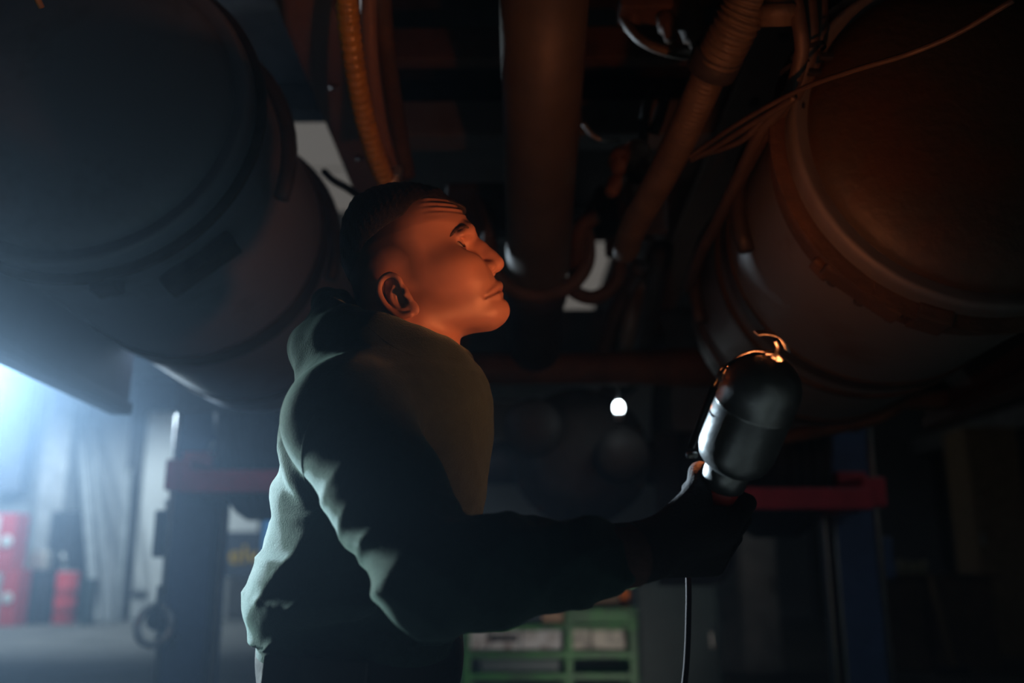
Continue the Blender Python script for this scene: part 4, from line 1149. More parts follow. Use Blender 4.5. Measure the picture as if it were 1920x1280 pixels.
# jaw corner, cheek bones, brow
for s in (-1, 1):
    body.cap(mid(792, 585, s * 0.050), mid(915, 588, s * 0.016), 0.012, 0.012, 0.03)
    body.ell(mid(850, 500, s * 0.050), (0.024, 0.014, 0.015), 0.03)
    body.ell(mid(868, 518, s * 0.036), (0.026, 0.010, 0.022), 0.04)
    body.chain([mid(879, 432, s * 0.010), mid(877, 433, s * 0.026), mid(866, 440, s * 0.045)], [0.007, 0.0075, 0.006], 0.014)
# eye sockets
for s in (-1, 1):
    body.ell(mid(876, 463, s * 0.033), (0.017, 0.016, 0.0125), 0.014, 'cut')
# nose
body.chain([mid(884, 446), mid(902, 466), mid(919, 483), mid(929, 493)], [0.0065, 0.0085, 0.0095, 0.0110], 0.012)
body.ell(mid(930, 495), (0.0105, 0.010, 0.0095), 0.008)
body.chain([mid(928, 501), mid(917, 509)], [0.0055, 0.005], 0.006)
for s in (-1, 1):
    body.ell(mid(914, 502, s * 0.0135), (0.0125, 0.0065, 0.0085), 0.007, 'add', [FWD, [0, 1, 0], UPH])
    body.cap(mid(908, 498, s * 0.019), mid(904, 505, s * 0.021), 0.0022, 0.0018, 0.005, 'cut')
    body.ell(mid(921, 508, s * 0.0085), (0.0060, 0.0030, 0.0042), 0.003, 'cut', [FWD, [0, 1, 0], UPH])
    # fold from nose to mouth corner
    body.cap(mid(900, 512, s * 0.027), mid(903, 545, s * 0.034), 0.0022, 0.0020, 0.008, 'cut')
# mouth: the lips follow the surface already there, on both sides alike
def surf(pxs, inn=0.0):
    out = []
    for px, py in pxs:
        q = body.hit(px, py)
        if q is not None and q[1] < YM + 0.002:
            r_ = ray(px, py); out.append(q + r_ / np.linalg.norm(r_) * inn)
    return out
up_l = surf([(931, 536), (926, 541), (920, 547), (913, 553)], 0.0022)
lo_l = surf([(929, 552), (924, 554), (918, 556), (912, 558)], 0.0022)
flip = lambda pts, s: [np.array([q[0], YM + s * abs(q[1] - YM), q[2]]) for q in pts]
for s in (-1, 1):
    body.chain(spline([mid(934.5, 535)] + flip(up_l, s), 4), np.linspace(0.0056, 0.0026, 4 * len(up_l) + 1), 0.005)
    body.chain(spline([mid(933.5, 550)] + flip(lo_l, s), 4), np.linspace(0.0064, 0.0028, 4 * len(lo_l) + 1), 0.005)
ml_l = surf([(937, 544), (932, 546), (927, 548.5), (922, 551), (917, 553.5), (912, 556), (908.5, 557.5)], 0.0004)
for s in (-1, 1):
    body.chain(spline([mid(941, 543.5)] + flip(ml_l, s), 4), np.linspace(0.0024, 0.0012, 4 * len(ml_l) + 1), 0.002, 'cut')
body.cap(mid(943, 558, -0.014), mid(943, 558, 0.014), 0.0040, None, 0.010, 'cut')
body.ell(mid(933, 580), (0.014, 0.017, 0.013), 0.02)
# eyelids around the eyeballs
EYE_R = 0.0122
eyes = {}
for s in (-1, 1):
    c = mid(855.5, 466.5, s * 0.0325)
    eyes[s] = c
    body.ell(c, (0.0154, 0.0156, 0.0152), 0.005)
    g = FWD * 0.9 + UPH * 0.08 + np.array([0, s * 0.62, 0]); g /= np.linalg.norm(g)
    side = np.cross(g, UPH); side /= np.linalg.norm(side); upv = np.cross(side, g)
    outv = side if side[1] * s > 0 else -side
    body.ell(c + g * 0.0138 + upv * 0.0006 + outv * 0.0024, (0.0068, 0.0104, 0.0060), 0.001, 'cut', [g, side, upv])
    body.ell(c, (EYE_R + 0.0002,) * 3, 0.0, 'cut')
    # crease above the upper lid
    body.chain([c + g * 0.0135 + upv * 0.0112 + side * 0.010, c + g * 0.0145 + upv * 0.0122, c + g * 0.0125 + upv * 0.0108 - side * 0.011], [0.0010, 0.0013, 0.0009], 0.003, 'cut')
    # soft bag under the eye
    body.chain([c + g * 0.0125 - upv * 0.0115 + side * 0.009, c + g * 0.0135 - upv * 0.0125, c + g * 0.0110 - upv * 0.0105 - side * 0.010], [0.0010, 0.0012, 0.0008], 0.005, 'cut')
# lines across the lifted forehead
def wrinkle(X, Y, Z):
    h = head_h(X, Z); u = head_u(X, Z)
    ph = h + 0.10 * np.abs(Y - YM) - 0.004 * np.sin((Y - YM) * 60)
    msk = np.clip((h - 0.034) / 0.008, 0, 1) * np.clip((0.086 - h) / 0.008, 0, 1) * np.clip((u - 0.040) / 0.03, 0, 1)
    return 0.0010 * msk * np.cos(2 * np.pi * ph / 0.0098 + 0.9 * np.sin(u * 130 + np.abs(Y - YM) * 70))
s_ = body.sl((hx0, YM - 0.1, hz0), (hx1, YM + 0.1, hz1))
body.f[s_] += wrinkle(*body.grid(s_)).astype(np.float32)
# ears
EA = math.radians(33)
ef = np.array([math.cos(EA), 0, math.sin(EA)]); eu = np.array([-math.sin(EA), 0, math.cos(EA)])
for s in (-1, 1):
    c = mid(750, 556, s * 0.0735); ES = 1.10
    ns = np.array([0, s, 0.0])
    n2 = ns * 0.86 - ef * 0.42 + 0; n2 /= np.linalg.norm(n2)
    e2 = ef * 0.90 + ns * 0.42; e2 /= np.linalg.norm(e2)      # ear stands off at its back edge
    f2 = np.cross(n2, eu)
    f2 = f2 if f2 @ ef > 0 else -f2
    def E(a_, b_, d_=0.0):
        return c + (f2 * a_ + eu * b_) * ES + n2 * d_
    body.ell(c + n2 * 0.004, (0.0180, 0.0320, 0.0055), 0.006, 'add', [f2, eu, n2])
    body.ell(E(0.008, -0.024, 0.003), (0.0085, 0.011, 0.0055), 0.006, 'add', [f2, eu, n2])
    # helix rim
    rim = [E(0.012, 0.006, 0.006), E(0.015, 0.018, 0.009), E(0.008, 0.0285, 0.0105), E(-0.004, 0.0295, 0.0115), E(-0.0145, 0.021, 0.0125), E(-0.0180, 0.007, 0.0125), E(-0.0165, -0.008, 0.0115), E(-0.010, -0.021, 0.010), E(0.002, -0.030, 0.008)]
    # hollow first, then rim and ridges
    body.ell(E(0.004, -0.006, 0.011), (0.0080, 0.0110, 0.0100), 0.002, 'cut', [f2, eu, n2])
    body.ell(E(-0.004, 0.014, 0.011), (0.0075, 0.0100, 0.0060), 0.002, 'cut', [f2, eu, n2])
    body.chain(spline(rim, 5), np.interp(np.linspace(0, 1, 41), np.linspace(0, 1, 9), [0.0028, 0.0034, 0.0036, 0.0036, 0.0036, 0.0036, 0.0034, 0.0034, 0.0040]), 0.0025)
    body.chain(spline([E(0.003, 0.014, 0.008), E(-0.006, 0.007, 0.0085), E(-0.009, -0.004, 0.0085), E(-0.005, -0.016, 0.0075), E(0.003, -0.0205, 0.007)], 5), np.interp(np.linspace(0, 1, 21), np.linspace(0, 1, 5), [0.0022, 0.0026, 0.0028, 0.0028, 0.0026]), 0.0025)
    body.chain([E(0.0135, 0.002, 0.006), E(0.0115, -0.005, 0.008), E(0.0125, -0.012, 0.006)], [0.0030, 0.0038, 0.0030], 0.004)

# --- trunk, arms and legs under the clothes (the same continuous surface)
SH = {-1: m2(650, 790, -0.175), 1: m2(690, 770, 0.19)}
ELB = {-1: m2(818, 1084, -0.30), 1: np.array([-0.22, YM + 0.25, 1.24])}
WRI = {-1: m2(1180, 1040, -0.235), 1: np.array([-0.20, YM + 0.20, 1.03])}
HIP = m2(662, 1235)
for a_, b_, ra, rb in ((mid(735, 690), mid(720, 800), 0.06, 0.12), (mid(720, 800), mid(695, 1000), 0.112, 0.095), (mid(695, 1000), HIP + np.array([0.015, 0, 0]), 0.095, 0.095)):
    body.cap(a_, b_, ra, rb, 0.05)
for s in (-1, 1):
    body.cap(mid(730, 730), SH[s], 0.06, 0.055, 0.04)
    body.cap(SH[s], ELB[s], 0.052, 0.040, 0.02)
    body.cap(ELB[s], WRI[s], 0.040, 0.027, 0.02)
    hj = HIP + np.array([0.0, s * 0.095, -0.08])
    kn = np.array([HIP[0] + 0.05, YM + s * 0.12, 0.52]); an = np.array([HIP[0] - 0.02 + 0.08 * s, YM + s * 0.13, 0.10])
    body.cap(hj + np.array([0.01, 0, 0]), kn, 0.070, 0.054, 0.03); body.cap(kn, an, 0.056, 0.038, 0.02)
    body.cap(an + [0, 0, -0.04], an + [0.16, s * 0.02, -0.065], 0.036, 0.026, 0.02)
# palms inside the gloves
HAND = {-1: m2(1215, 1022, -0.24), 1: WRI[1] + np.array([0.02, 0.0, -0.07])}
for s in (-1, 1):
    body.cap(WRI[s], HAND[s], 0.026, 0.018, 0.02)

# skin: stubble and fade painted where the hair really grows, redder lips and ears
def line_mask(V, pts, wdt):
    q = np.array([mid(*p)[[0, 2]] for p in pts])
    return np.clip(0.5 - poly_sd(V[:, 0], V[:, 2], q) / wdt, 0, 1)
def att_fade(V):
    a_ = line_mask(V, [(690, 620), (700, 570), (716, 530), (735, 512), (758, 508), (772, 515), (780, 545), (786, 545), (784, 505), (768, 480), (770, 450), (786, 415), (806, 396), (852, 393), (874, 398), (880, 330), (600, 330), (600, 620)], 0.034)
    return a_ * (V[:, 2] > hz0 - 0.01)
def att_beard(V):
    a_ = line_mask(V, [(784, 520), (800, 545), (826, 575), (868, 580), (895, 560), (900, 530), (912, 518), (960, 530), (960, 620), (880, 640), (800, 612), (782, 590)], 0.020)
    return a_ * 0.8
def att_lip(V):
    d = np.full(len(V), 1.0)
    for s in (-1, 1):
        for pts in ([mid(936, 536, 0), mid(932, 540, s * 0.011), mid(914, 554, s * 0.025)], [mid(936, 549, 0), mid(931, 551, s * 0.011), mid(914, 557, s * 0.024)]):
            for a_, b_ in zip(pts[:-1], pts[1:]):
                ab = b_ - a_
                t = np.clip(((V - a_) @ ab) / (ab @ ab), 0, 1)
                d = np.minimum(d, np.linalg.norm(V - a_ - t[:, None] * ab, axis=1))
    return np.clip((0.0075 - d) / 0.003, 0, 1)
sk = bpy.data.materials.new('weathered_skin'); sk.use_nodes = True
nt = sk.node_tree; bs = nt.nodes['Principled BSDF']
def at_node(n):
    a_ = nt.nodes.new('ShaderNodeAttribute'); a_.attribute_name = n; return a_.outputs['Fac']
def mixc(f, a_, b_):
    x = nt.nodes.new('ShaderNodeMix'); x.data_type = 'RGBA'
    if hasattr(f, 'node'): nt.links.new(f, x.inputs['Factor'])
    else: x.inputs['Factor'].default_value = f
    for k, v in ((6, a_), (7, b_)):
        if hasattr(v, 'node'): nt.links.new(v, x.inputs[k])
        else: x.inputs[k].default_value = (*v, 1)
    return x.outputs[2]
tcn = nt.nodes.new('ShaderNodeTexCoord')
nz = nt.nodes.new('ShaderNodeTexNoise'); nz.inputs['Scale'].default_value = 45; nt.links.new(tcn.outputs['Object'], nz.inputs['Vector'])
c0 = mixc(nz.outputs['Fac'], (0.50, 0.27, 0.19), (0.58, 0.32, 0.235))
c1 = mixc(at_node('lip'), c0, (0.48, 0.19, 0.16))
nb = nt.nodes.new('ShaderNodeTexNoise'); nb.inputs['Scale'].default_value = 700; nt.links.new(tcn.outputs['Object'], nb.inputs['Vector'])
mb_ = nt.nodes.new('ShaderNodeMath'); mb_.operation = 'MULTIPLY'; nt.links.new(at_node('beard'), mb_.inputs[0]); mb_.inputs[1].default_value = 0.38
c2 = mixc(mb_.outputs[0], c1, (0.14, 0.10, 0.09))
mf_ = nt.nodes.new('ShaderNodeMath'); mf_.operation = 'MULTIPLY'; nt.links.new(at_node('fade'), mf_.inputs[0]); mf_.inputs[1].default_value = 0.93
c3 = mixc(mf_.outputs[0], c2, (0.035, 0.026, 0.022))
nt.links.new(c3, bs.inputs['Base Color'])
bs.inputs['Roughness'].default_value = 0.46
bs.inputs['Subsurface Weight'].default_value = 0.12
bs.inputs['Subsurface Radius'].default_value = (0.006, 0.002, 0.001)
bs.inputs['Subsurface Scale'].default_value = 0.6
bpn = nt.nodes.new('ShaderNodeBump'); bpn.inputs['Strength'].default_value = 0.12; bpn.inputs['Distance'].default_value = 0.001
nt.links.new(nb.outputs['Fac'], bpn.inputs['Height']); nt.links.new(bpn.outputs['Normal'], bs.inputs['Normal'])
M['skin'] = sk
person = body.smooth_build('person', 'skin', None, 1, {'fade': att_fade, 'beard': att_beard, 'lip': att_lip})
tag(person, 'man in a dark green hoodie looking up with his head tipped back, holding a lamp', 'person')

# hair: a thick short crop over the crown, thinning into the shaved sides
hair = Field(*[a_[sl] for a_, sl in zip(body.ax, s_)])
sub = skull[s_]
Xg, Yg, Zg = hair.grid((slice(None),) * 3)
crown = np.array([mid(*p)[[0, 2]] for p in [(874, 397), (852, 391), (806, 394), (784, 412), (768, 438), (738, 456), (700, 482), (672, 520), (640, 545), (600, 560), (600, 320), (900, 320), (892, 392)]])
cs = poly_sd(Xg[:, :, 0], Zg[:, 0, :], crown)[:, None, :]
top = np.clip((-cs) / 0.055, 0, 1)
yn = np.abs(Yg - YM)
# the hairline climbs on the temples; locks ripple along the crown
rip = 0.0005 * np.sin(Xg * 520 + np.sin(Yg * 90) * 2 + Zg * 260) + 0.0004 * np.sin(Xg * 900 - Yg * 700)
thick = np.where(cs < 0, -0.0010 + 0.0100 * top ** 0.6, -0.0015 - 1.6 * np.maximum(cs, 0)) + rip * np.clip(top * 2, 0, 1)
fr_l = np.array(mid(878, 400)); 
tuft = 0.007 * np.exp(-(((Xg - fr_l[0] + 0.010) / 0.018) ** 2 + ((Zg - fr_l[2] - 0.004) / 0.012) ** 2)) * np.clip(1.2 - yn / 0.045, 0, 1)
hair.f = (sub - thick - tuft).astype(np.float32)
hair.smooth_build('hair', 'hair', person, 1)

# eyes, brows
def eye_mesh(c, gaze):
    g = Vector(gaze).normalized(); u = g.cross(Vector((0, 0, 1))).normalized(); w = u.cross(g)
    n, mm = 24, 18
    vs_, fs_, mi = [Vector(c) + g * EYE_R], [], []
    for i in range(1, mm + 1):
        t = math.pi * i / mm
        for k in range(n):
            p = 2 * math.pi * k / n
            vs_.append(Vector(c) + (g * math.cos(t) + (u * math.cos(p) + w * math.sin(p)) * math.sin(t)) * EYE_R)
    for k in range(n):
        fs_.append((0, 1 + k, 1 + (k + 1) % n)); mi.append(2)
    for i in range(mm - 1):
        for k in range(n):
            a_, b_ = 1 + i * n + k, 1 + i * n + (k + 1) % n
            fs_.append((a_, a_ + n, b_ + n, b_)); mi.append(1 if i < 3 else 0)
    me = bpy.data.meshes.new('eye'); me.from_pydata(vs_, [], fs_)
    for nm, cc, rg in (('eye_white', (0.50, 0.44, 0.40), 0.25), ('iris', (0.035, 0.035, 0.03), 0.12), ('pupil', (0.004, 0.004, 0.004), 0.1)):
        me.materials.append(M.setdefault(nm, mat(nm, cc, rg)))
    me.polygons.foreach_set('material_index', mi)
    return link('eye', me, None, person, True)
for s in (-1, 1):
    eye_mesh(eyes[s], FWD * 0.86 + UPH * 0.36 + np.array([0, -0.16, 0]))
brow = [body.hit(*q) for q in spline([np.array(q, float) for q in ((877, 427), (868, 426), (858, 430), (848, 438), (841, 447))], 6)]
brow = [q + ray(860, 430) * 0.0014 for q in brow if q is not None and q[1] < YM]
for s in (-1, 1):
    pts = [np.array([q[0], YM + s * abs(q[1] - YM), q[2]]) for q in brow]
    br = Field(*[np.arange(min(q[i] for q in pts) - 0.012, max(q[i] for q in pts) + 0.012, 0.0014) for i in range(3)])
    nbr = len(pts)
    br.chain(pts, [0.0021 + 0.0008 * math.sin(math.pi * (k / nbr) ** 0.7) - 0.0012 * (k / nbr) ** 3 for k in range(nbr)], 0.002)
    br.smooth_build('eyebrow', 'brow', person, 1)

# --- hoodie
hd = Field(np.arange(-0.60, 0.26, 0.0045), np.arange(0.93, 1.60, 0.0055), np.arange(1.00, 1.66, 0.0045))
left_px = [(640, 592), (660, 582), (690, 580), (720, 566), (770, 548), (820, 541), (870, 538), (905, 531), (930, 527), (946, 529), (960, 541), (974, 540), (988, 527), (1004, 520), (1018, 518), (1032, 507), (1046, 501), (1058, 506), (1070, 514), (1078, 510), (1086, 492), (1098, 484), (1118, 480), (1140, 480), (1160, 482), (1178, 488), (1196, 497)]
right_px = [(640, 860), (690, 890), (720, 915), (760, 926), (830, 922), (880, 916), (940, 908), (1000, 893), (1060, 884), (1100, 880), (1150, 873), (1196, 862)]
zl_ = np.array([mid(700, p[0])[2] for p in left_px]); xl_ = np.array([mid(p[1], p[0])[0] for p in left_px])
zr_ = np.array([mid(700, p[0])[2] for p in right_px]); xr_ = np.array([mid(p[1], p[0])[0] for p in right_px])
# px x of the edge must be read at the same height: use each pixel's own mid-plane point
zl_ = np.array([mid(p[1], p[0])[2] for p in left_px]); zr_ = np.array([mid(p[1], p[0])[2] for p in right_px])
ayz = np.array([mid(700, p)[2] for p in (640, 700, 760, 850, 950, 1050, 1120, 1196)]); ayv = np.array([0.085, 0.135, 0.160, 0.160, 0.150, 0.150, 0.160, 0.160])
Z_HEM = mid(660, 1196)[2]
def torso(X, Y, Z):
    z = Z[0, 0, :]
    # folds run slantwise: the level at which the back outline is read sinks towards the near side
    sl_ = 0.10 * np.clip(-(Y - YM) / 0.17, -1, 1) * np.clip((mid(700, 900)[2] - Z) / 0.08, 0, 1)
    zz = Z + sl_ * (X * 0 + 0.35)
    xl = np.interp(zz, zl_[::-1], xl_[::-1]); xr = np.interp(Z, zr_[::-1], xr_[::-1])
    ay = np.interp(Z, ayz[::-1], ayv[::-1])
    cx = (xl + xr) / 2; a_ = (xr - xl) / 2
    q = (np.abs((X - cx) / a_) ** 2.3 + np.abs((Y - YM) / ay) ** 2.3) ** (1 / 2.3)
    d = (q - 1) * np.minimum(a_, ay) * 0.9
    return np.maximum(d, np.maximum(Z - mid(700, 655)[2], Z_HEM - Z)).astype(np.float32)
hd.op(torso, (-1, 0, 0), (1, 3, 3), 0.0)
# sleeves
for s in (-1, 1):
    hd.cap(mid(725, 725, s * 0.03), SH[s], 0.080, 0.072, 0.05)
    hd.cap(SH[s], (SH[s] + ELB[s]) / 2, 0.077, 0.066, 0.022)
    hd.cap((SH[s] + ELB[s]) / 2, ELB[s], 0.066, 0.056, 0.02)
    Wv = ELB[s] + (WRI[s] - ELB[s]) * 0.93
    c1_ = ELB[s] + (WRI[s] - ELB[s]) * 0.35
    c2_ = ELB[s] + (WRI[s] - ELB[s]) * 0.74
    hd.chain([ELB[s], c1_, c2_, Wv], [0.055, 0.049, 0.039, 0.032], 0.03)
    ax3 = (WRI[s] - ELB[s]) / np.linalg.norm(WRI[s] - ELB[s])
    # bunched folds along the forearm and in the elbow
    for t, r_, o_ in ((0.22, 0.046, 0.003), (0.40, 0.042, 0.004), (0.55, 0.036, 0.004), (0.70, 0.031, 0.005), (0.83, 0.027, 0.004)):
        c_ = ELB[s] + (WRI[s] - ELB[s]) * t
        tl = ax3 + np.array([0.0, 0.15, 0.35 * math.sin(t * 17)]); tl /= np.linalg.norm(tl)
        e1 = np.cross(tl, [0, 1, 0]); e1 /= np.linalg.norm(e1); e2 = np.cross(tl, e1)
        hd.chain([c_ + (e1 * math.cos(w) + e2 * math.sin(w)) * r_ for w in np.linspace(0.3 + t * 9, 0.3 + t * 9 + 4.4, 14)], 0.006 + o_, 0.016)
# hood lying in thick rolls round the neck
nk = lambda px, py, dy: m2(px, py, dy)
hd.chain([m2(868, 708, -0.028), m2(830, 690, -0.062), m2(770, 668, -0.085), m2(700, 645, -0.095), m2(640, 640, -0.085), m2(603, 650, -0.05), m2(592, 652, 0.0), m2(603, 648, 0.06), m2(650, 632, 0.10), m2(720, 632, 0.11), m2(800, 650, 0.09), m2(862, 680, 0.05)],
         [0.022, 0.030, 0.036, 0.040, 0.040, 0.038, 0.036, 0.036, 0.040, 0.040, 0.034, 0.022], 0.022)
hd.chain([m2(700, 622, -0.085), m2(655, 612, -0.075), m2(622, 610, -0.035), m2(616, 606, 0.0), m2(622, 604, 0.04), m2(660, 600, 0.08), m2(720, 600, 0.09)], [0.016, 0.026, 0.027, 0.026, 0.026, 0.026, 0.018], 0.016)
hd.chain([m2(640, 590, -0.055), m2(618, 576, -0.02), m2(612, 566, 0.02), m2(640, 560, 0.06)], [0.016, 0.020, 0.020, 0.016], 0.012)
hd.chain([m2(690, 735, -0.13), m2(640, 705, -0.11), m2(600, 690, -0.06), m2(588, 686, 0.0)], [0.016, 0.022, 0.022, 0.02], 0.02)
# opening for the neck
hd.cap(mid(770, 560), mid(795, 690), 0.068, 0.060, 0.008, 'cut')
# body folds: drag lines from the armpit and rolls above the waistband
for pts, r_ in (([m2(528, 915, -0.02), m2(548, 960, -0.10), m2(600, 985, -0.155), m2(660, 1000, -0.17)], 0.012),
                ([m2(530, 988, -0.03), m2(556, 1020, -0.12), m2(620, 1028, -0.165), m2(700, 1020, -0.17)], 0.013),
                ([m2(516, 1042, -0.03), m2(530, 1062, -0.11), m2(590, 1066, -0.16), m2(660, 1050, -0.172)], 0.013),
                ([m2(492, 1108, -0.03), m2(520, 1092, -0.12), m2(600, 1088, -0.165), m2(690, 1092, -0.175)], 0.016),
                ([m2(496, 1160, -0.03), m2(520, 1150, -0.13), m2(600, 1130, -0.172), m2(680, 1125, -0.178)], 0.014),
                ([m2(545, 800, -0.06), m2(556, 870, -0.11), m2(590, 930, -0.15)], 0.010)):
    hd.chain(spline(pts, 5), [r_ * w for w in np.interp(np.linspace(0, 1, (len(pts) - 1) * 5 + 1), [0, 0.3, 0.7, 1], [0.8, 1, 1, 0.4])], 0.022)
# crumpled cloth: ridged waves, mostly level on the trunk, across the sleeve on the arm
def crumple(X, Y, Z):
    a_ = np.sin(Z * 58 + np.sin(X * 19 + 1.0) * 1.3 + (Y - YM) * 11 + X * 21)
    b_ = np.sin(Z * 33 - X * 37 + np.sin(Z * 15 + Y * 19) * 1.8 + 2.0)
    c_ = np.sin(X * 52 + Z * 27 + np.sin(Y * 27 + X * 9) * 1.5)
    low = np.clip((mid(700, 900)[2] - Z) / 0.12, 0.0, 1)
    arm = np.clip((X + 0.08) / 0.12, 0, 1)
    r1 = 1 - np.abs(a_); r2 = 1 - np.abs(b_); r3 = 1 - np.abs(c_)
    return -(0.0048 * r1 ** 2 * low * (1 - arm) + 0.0044 * r2 ** 2 * (0.3 + 0.7 * low) + 0.0050 * r3 ** 2 * arm)
sl_all = (slice(None),) * 3
hd.f += crumple(*hd.grid(sl_all)).astype(np.float32)
for pts, r_ in (([m2(512, 1126, 0.12), m2(498, 1130, 0.0), m2(512, 1134, -0.10), m2(575, 1134, -0.150), m2(660, 1130, -0.160)], [0.022, 0.027, 0.027, 0.018, 0.008]),
                ([m2(532, 1014, 0.08), m2(526, 1016, 0.0), m2(540, 1018, -0.09), m2(600, 1016, -0.14), m2(650, 1004, -0.15)], [0.014, 0.018, 0.018, 0.014, 0.006]),
                ([m2(552, 928, 0.08), m2(545, 930, 0.0), m2(556, 934, -0.09), m2(600, 946, -0.13)], [0.012, 0.016, 0.016, 0.008])):
    hd.chain(spline(pts, 6), np.interp(np.linspace(0, 1, (len(pts) - 1) * 6 + 1), np.linspace(0, 1, len(r_)), r_), 0.012)
hoodie = hd.smooth_build('hoodie', 'hoodie', person, 2)
hoodie['label'] = 'dark green fleece hoodie'
# armhole seam and hood seam drawn on the cloth
def seam(pts, name='seam', r=0.0012):
    out = []
    for px, py in spline([np.array(p, float) for p in pts], 10):
        q = hd.hit(px, py)
        if q is not None: out.append(q)
    if len(out) > 3:
        out = np.array(out)
        for _ in range(3):
            out[1:-1] = (out[:-2] + 2 * out[1:-1] + out[2:]) / 4
        MB().tube(out, r, 6).build(name, 'rib', hoodie)
seam([(592, 778), (578, 800), (568, 835), (566, 870), (574, 905), (592, 945)])
seam([(690, 612), (740, 652), (800, 676), (850, 704)])
# ribbed sleeve cuffs
for s in (-1, 1):
    ax3 = Vector(WRI[s] - ELB[s]).normalized()
    b0 = Vector(ELB[s] + (WRI[s] - ELB[s]) * 0.90)
    MB().lathe(b0, ax3, [(0, 0.034), (0.006, 0.0375), (0.028, 0.0365), (0.034, 0.033), (0.034, 0.026)], 28).build('cuff', 'rib', hoodie)
# waistband
wbm = Field(np.arange(-0.55, 0.08, 0.007), np.arange(1.09, 1.51, 0.007), np.arange(Z_HEM - 0.05, Z_HEM + 0.05, 0.006))
hc_ = mid(672, 1200); wcx, wax = (xl_[-1] + xr_[-1]) / 2, (xr_[-1] - xl_[-1]) / 2
def band(X, Y, Z):
    q = (np.abs((X - wcx) / (wax + 0.002)) ** 2.3 + np.abs((Y - YM) / 0.162) ** 2.3) ** (1 / 2.3)
    d = (q - 1) * 0.15
    r_ = np.sqrt(np.maximum(d + 0.02, 0) ** 2 + np.maximum(np.abs(Z - Z_HEM) - 0.012, 0) ** 2) - 0.02
    return r_.astype(np.float32)
wbm.op(band, (-1, 0, 0), (1, 3, 3), 0)
wbm.smooth_build('waistband', 'rib', hoodie, 1)

# --- trousers and boots
tr = Field(np.arange(-0.56, 0.14, 0.010), np.arange(1.06, 1.54, 0.010), np.arange(0.03, Z_HEM + 0.02, 0.010))
tr.cap(HIP + [0.012, -0.04, 0.04], HIP + [0.012, 0.04, 0.04], 0.115, None, 0.05)
tr.ell(HIP + np.array([0.012, 0, 0.0]), (0.138, 0.150, 0.13), 0.04)
for s in (-1, 1):
    hj = HIP + np.array([0.0, s * 0.095, -0.08])
    kn = np.array([HIP[0] + 0.05, YM + s * 0.12, 0.52]); an = np.array([HIP[0] - 0.02 + 0.08 * s, YM + s * 0.13, 0.09])
    tr.cap(hj, kn, 0.100, 0.084, 0.04); tr.cap(kn, an, 0.088, 0.070, 0.03)
    for t in (0.2, 0.4, 0.7, 0.85):
        c_ = kn + (an - kn) * t
        tr.cap(c_ + [0.05, -0.05, 0.02], c_ + [-0.06, 0.05, -0.01], 0.04, None, 0.02)
tro = tr.smooth_build('trousers', 'trousers', person, 2)
tro['label'] = 'black work trousers'
for px_, py_, w_ in ((530, 1262, 0.055), (622, 1266, 0.085)):
    q = tr.hit(px_, py_)
    if q is not None:
        MB().box(q + np.array([0, 0.001, -0.02]), (w_, 0.010, 0.08), Matrix.Rotation(0.06, 3, 'Y') @ Matrix.Rotation(-0.25 if px_ < 580 else -0.05, 3, 'Z'), 0.004).build('pocket_flap', 'trousers', tro)
for s in (-1, 1):
    an = np.array([HIP[0] - 0.02 + 0.08 * s, YM + s * 0.13, 0.10])
    bt = Field(np.arange(an[0] - 0.14, an[0] + 0.27, 0.008), np.arange(an[1] - 0.09, an[1] + 0.11, 0.008), np.arange(-0.012, 0.24, 0.008))
    bt.cap(an + [0, 0, 0.08], an + [0, 0, -0.03], 0.056, 0.054, 0.02)
    bt.cap(an + [-0.02, 0, -0.045], an + [0.17, s * 0.02, -0.055], 0.050, 0.044, 0.03)
    bt.f = np.maximum(bt.f, (0.004 - bt.ax[2])[None, None, :])
    bt.smooth_build('boot', 'boot', person, 1)
# ------------------------------------------------------------------ hand lamp and the gloved hand round it
LA = np.array(P(1368, 872, 1.085)); LB = np.array(P(1452, 668, 1.02))      # neck and top of the reflector
la = Vector(LB - LA); LL = la.length; la.normalize()
opn = Vector((-0.40, 0.80, 0.42)); opn = (opn - la * opn.dot(la)).normalized()   # side on which it is open
lamp = empty('inspection_lamp', tuple(LA), 'tin inspection lamp with a red handle glowing orange in the gloved hand', 'lamp')
RS = 0.046
prf = [(0.0, 0.026), (0.003, 0.035), (0.009, 0.041), (0.017, RS - 0.002), (0.026, RS), (0.082, RS), (0.083, RS + 0.0008), (0.086, RS + 0.0008), (0.087, RS)]
zd = LL - 0.044
prf += [(zd, RS)]
for k in range(1, 9):
    t = k / 9 * math.pi / 2
    prf.append((zd + 0.044 * math.sin(t), max(0.010, RS * math.cos(t))))
def shell(r_off, name, m, parent):
    mb = MB()
    p_ = [(h, r - r_off) for h, r in prf]
    mb.lathe(LA, la, p_, 40, True, False, -math.radians(130), math.radians(130), ref=-opn)
    return mb.build(name, m, parent)
sh_o = shell(0.0, 'reflector', 'lamp_shell', lamp)
sol = sh_o.modifiers.new('thickness', 'SOLIDIFY'); sol.thickness = 0.0016; sol.offset = -1
sh_o['label'] = 'dented tin reflector hood'
sv = la.cross(opn).normalized()
LAv = Vector(LA)
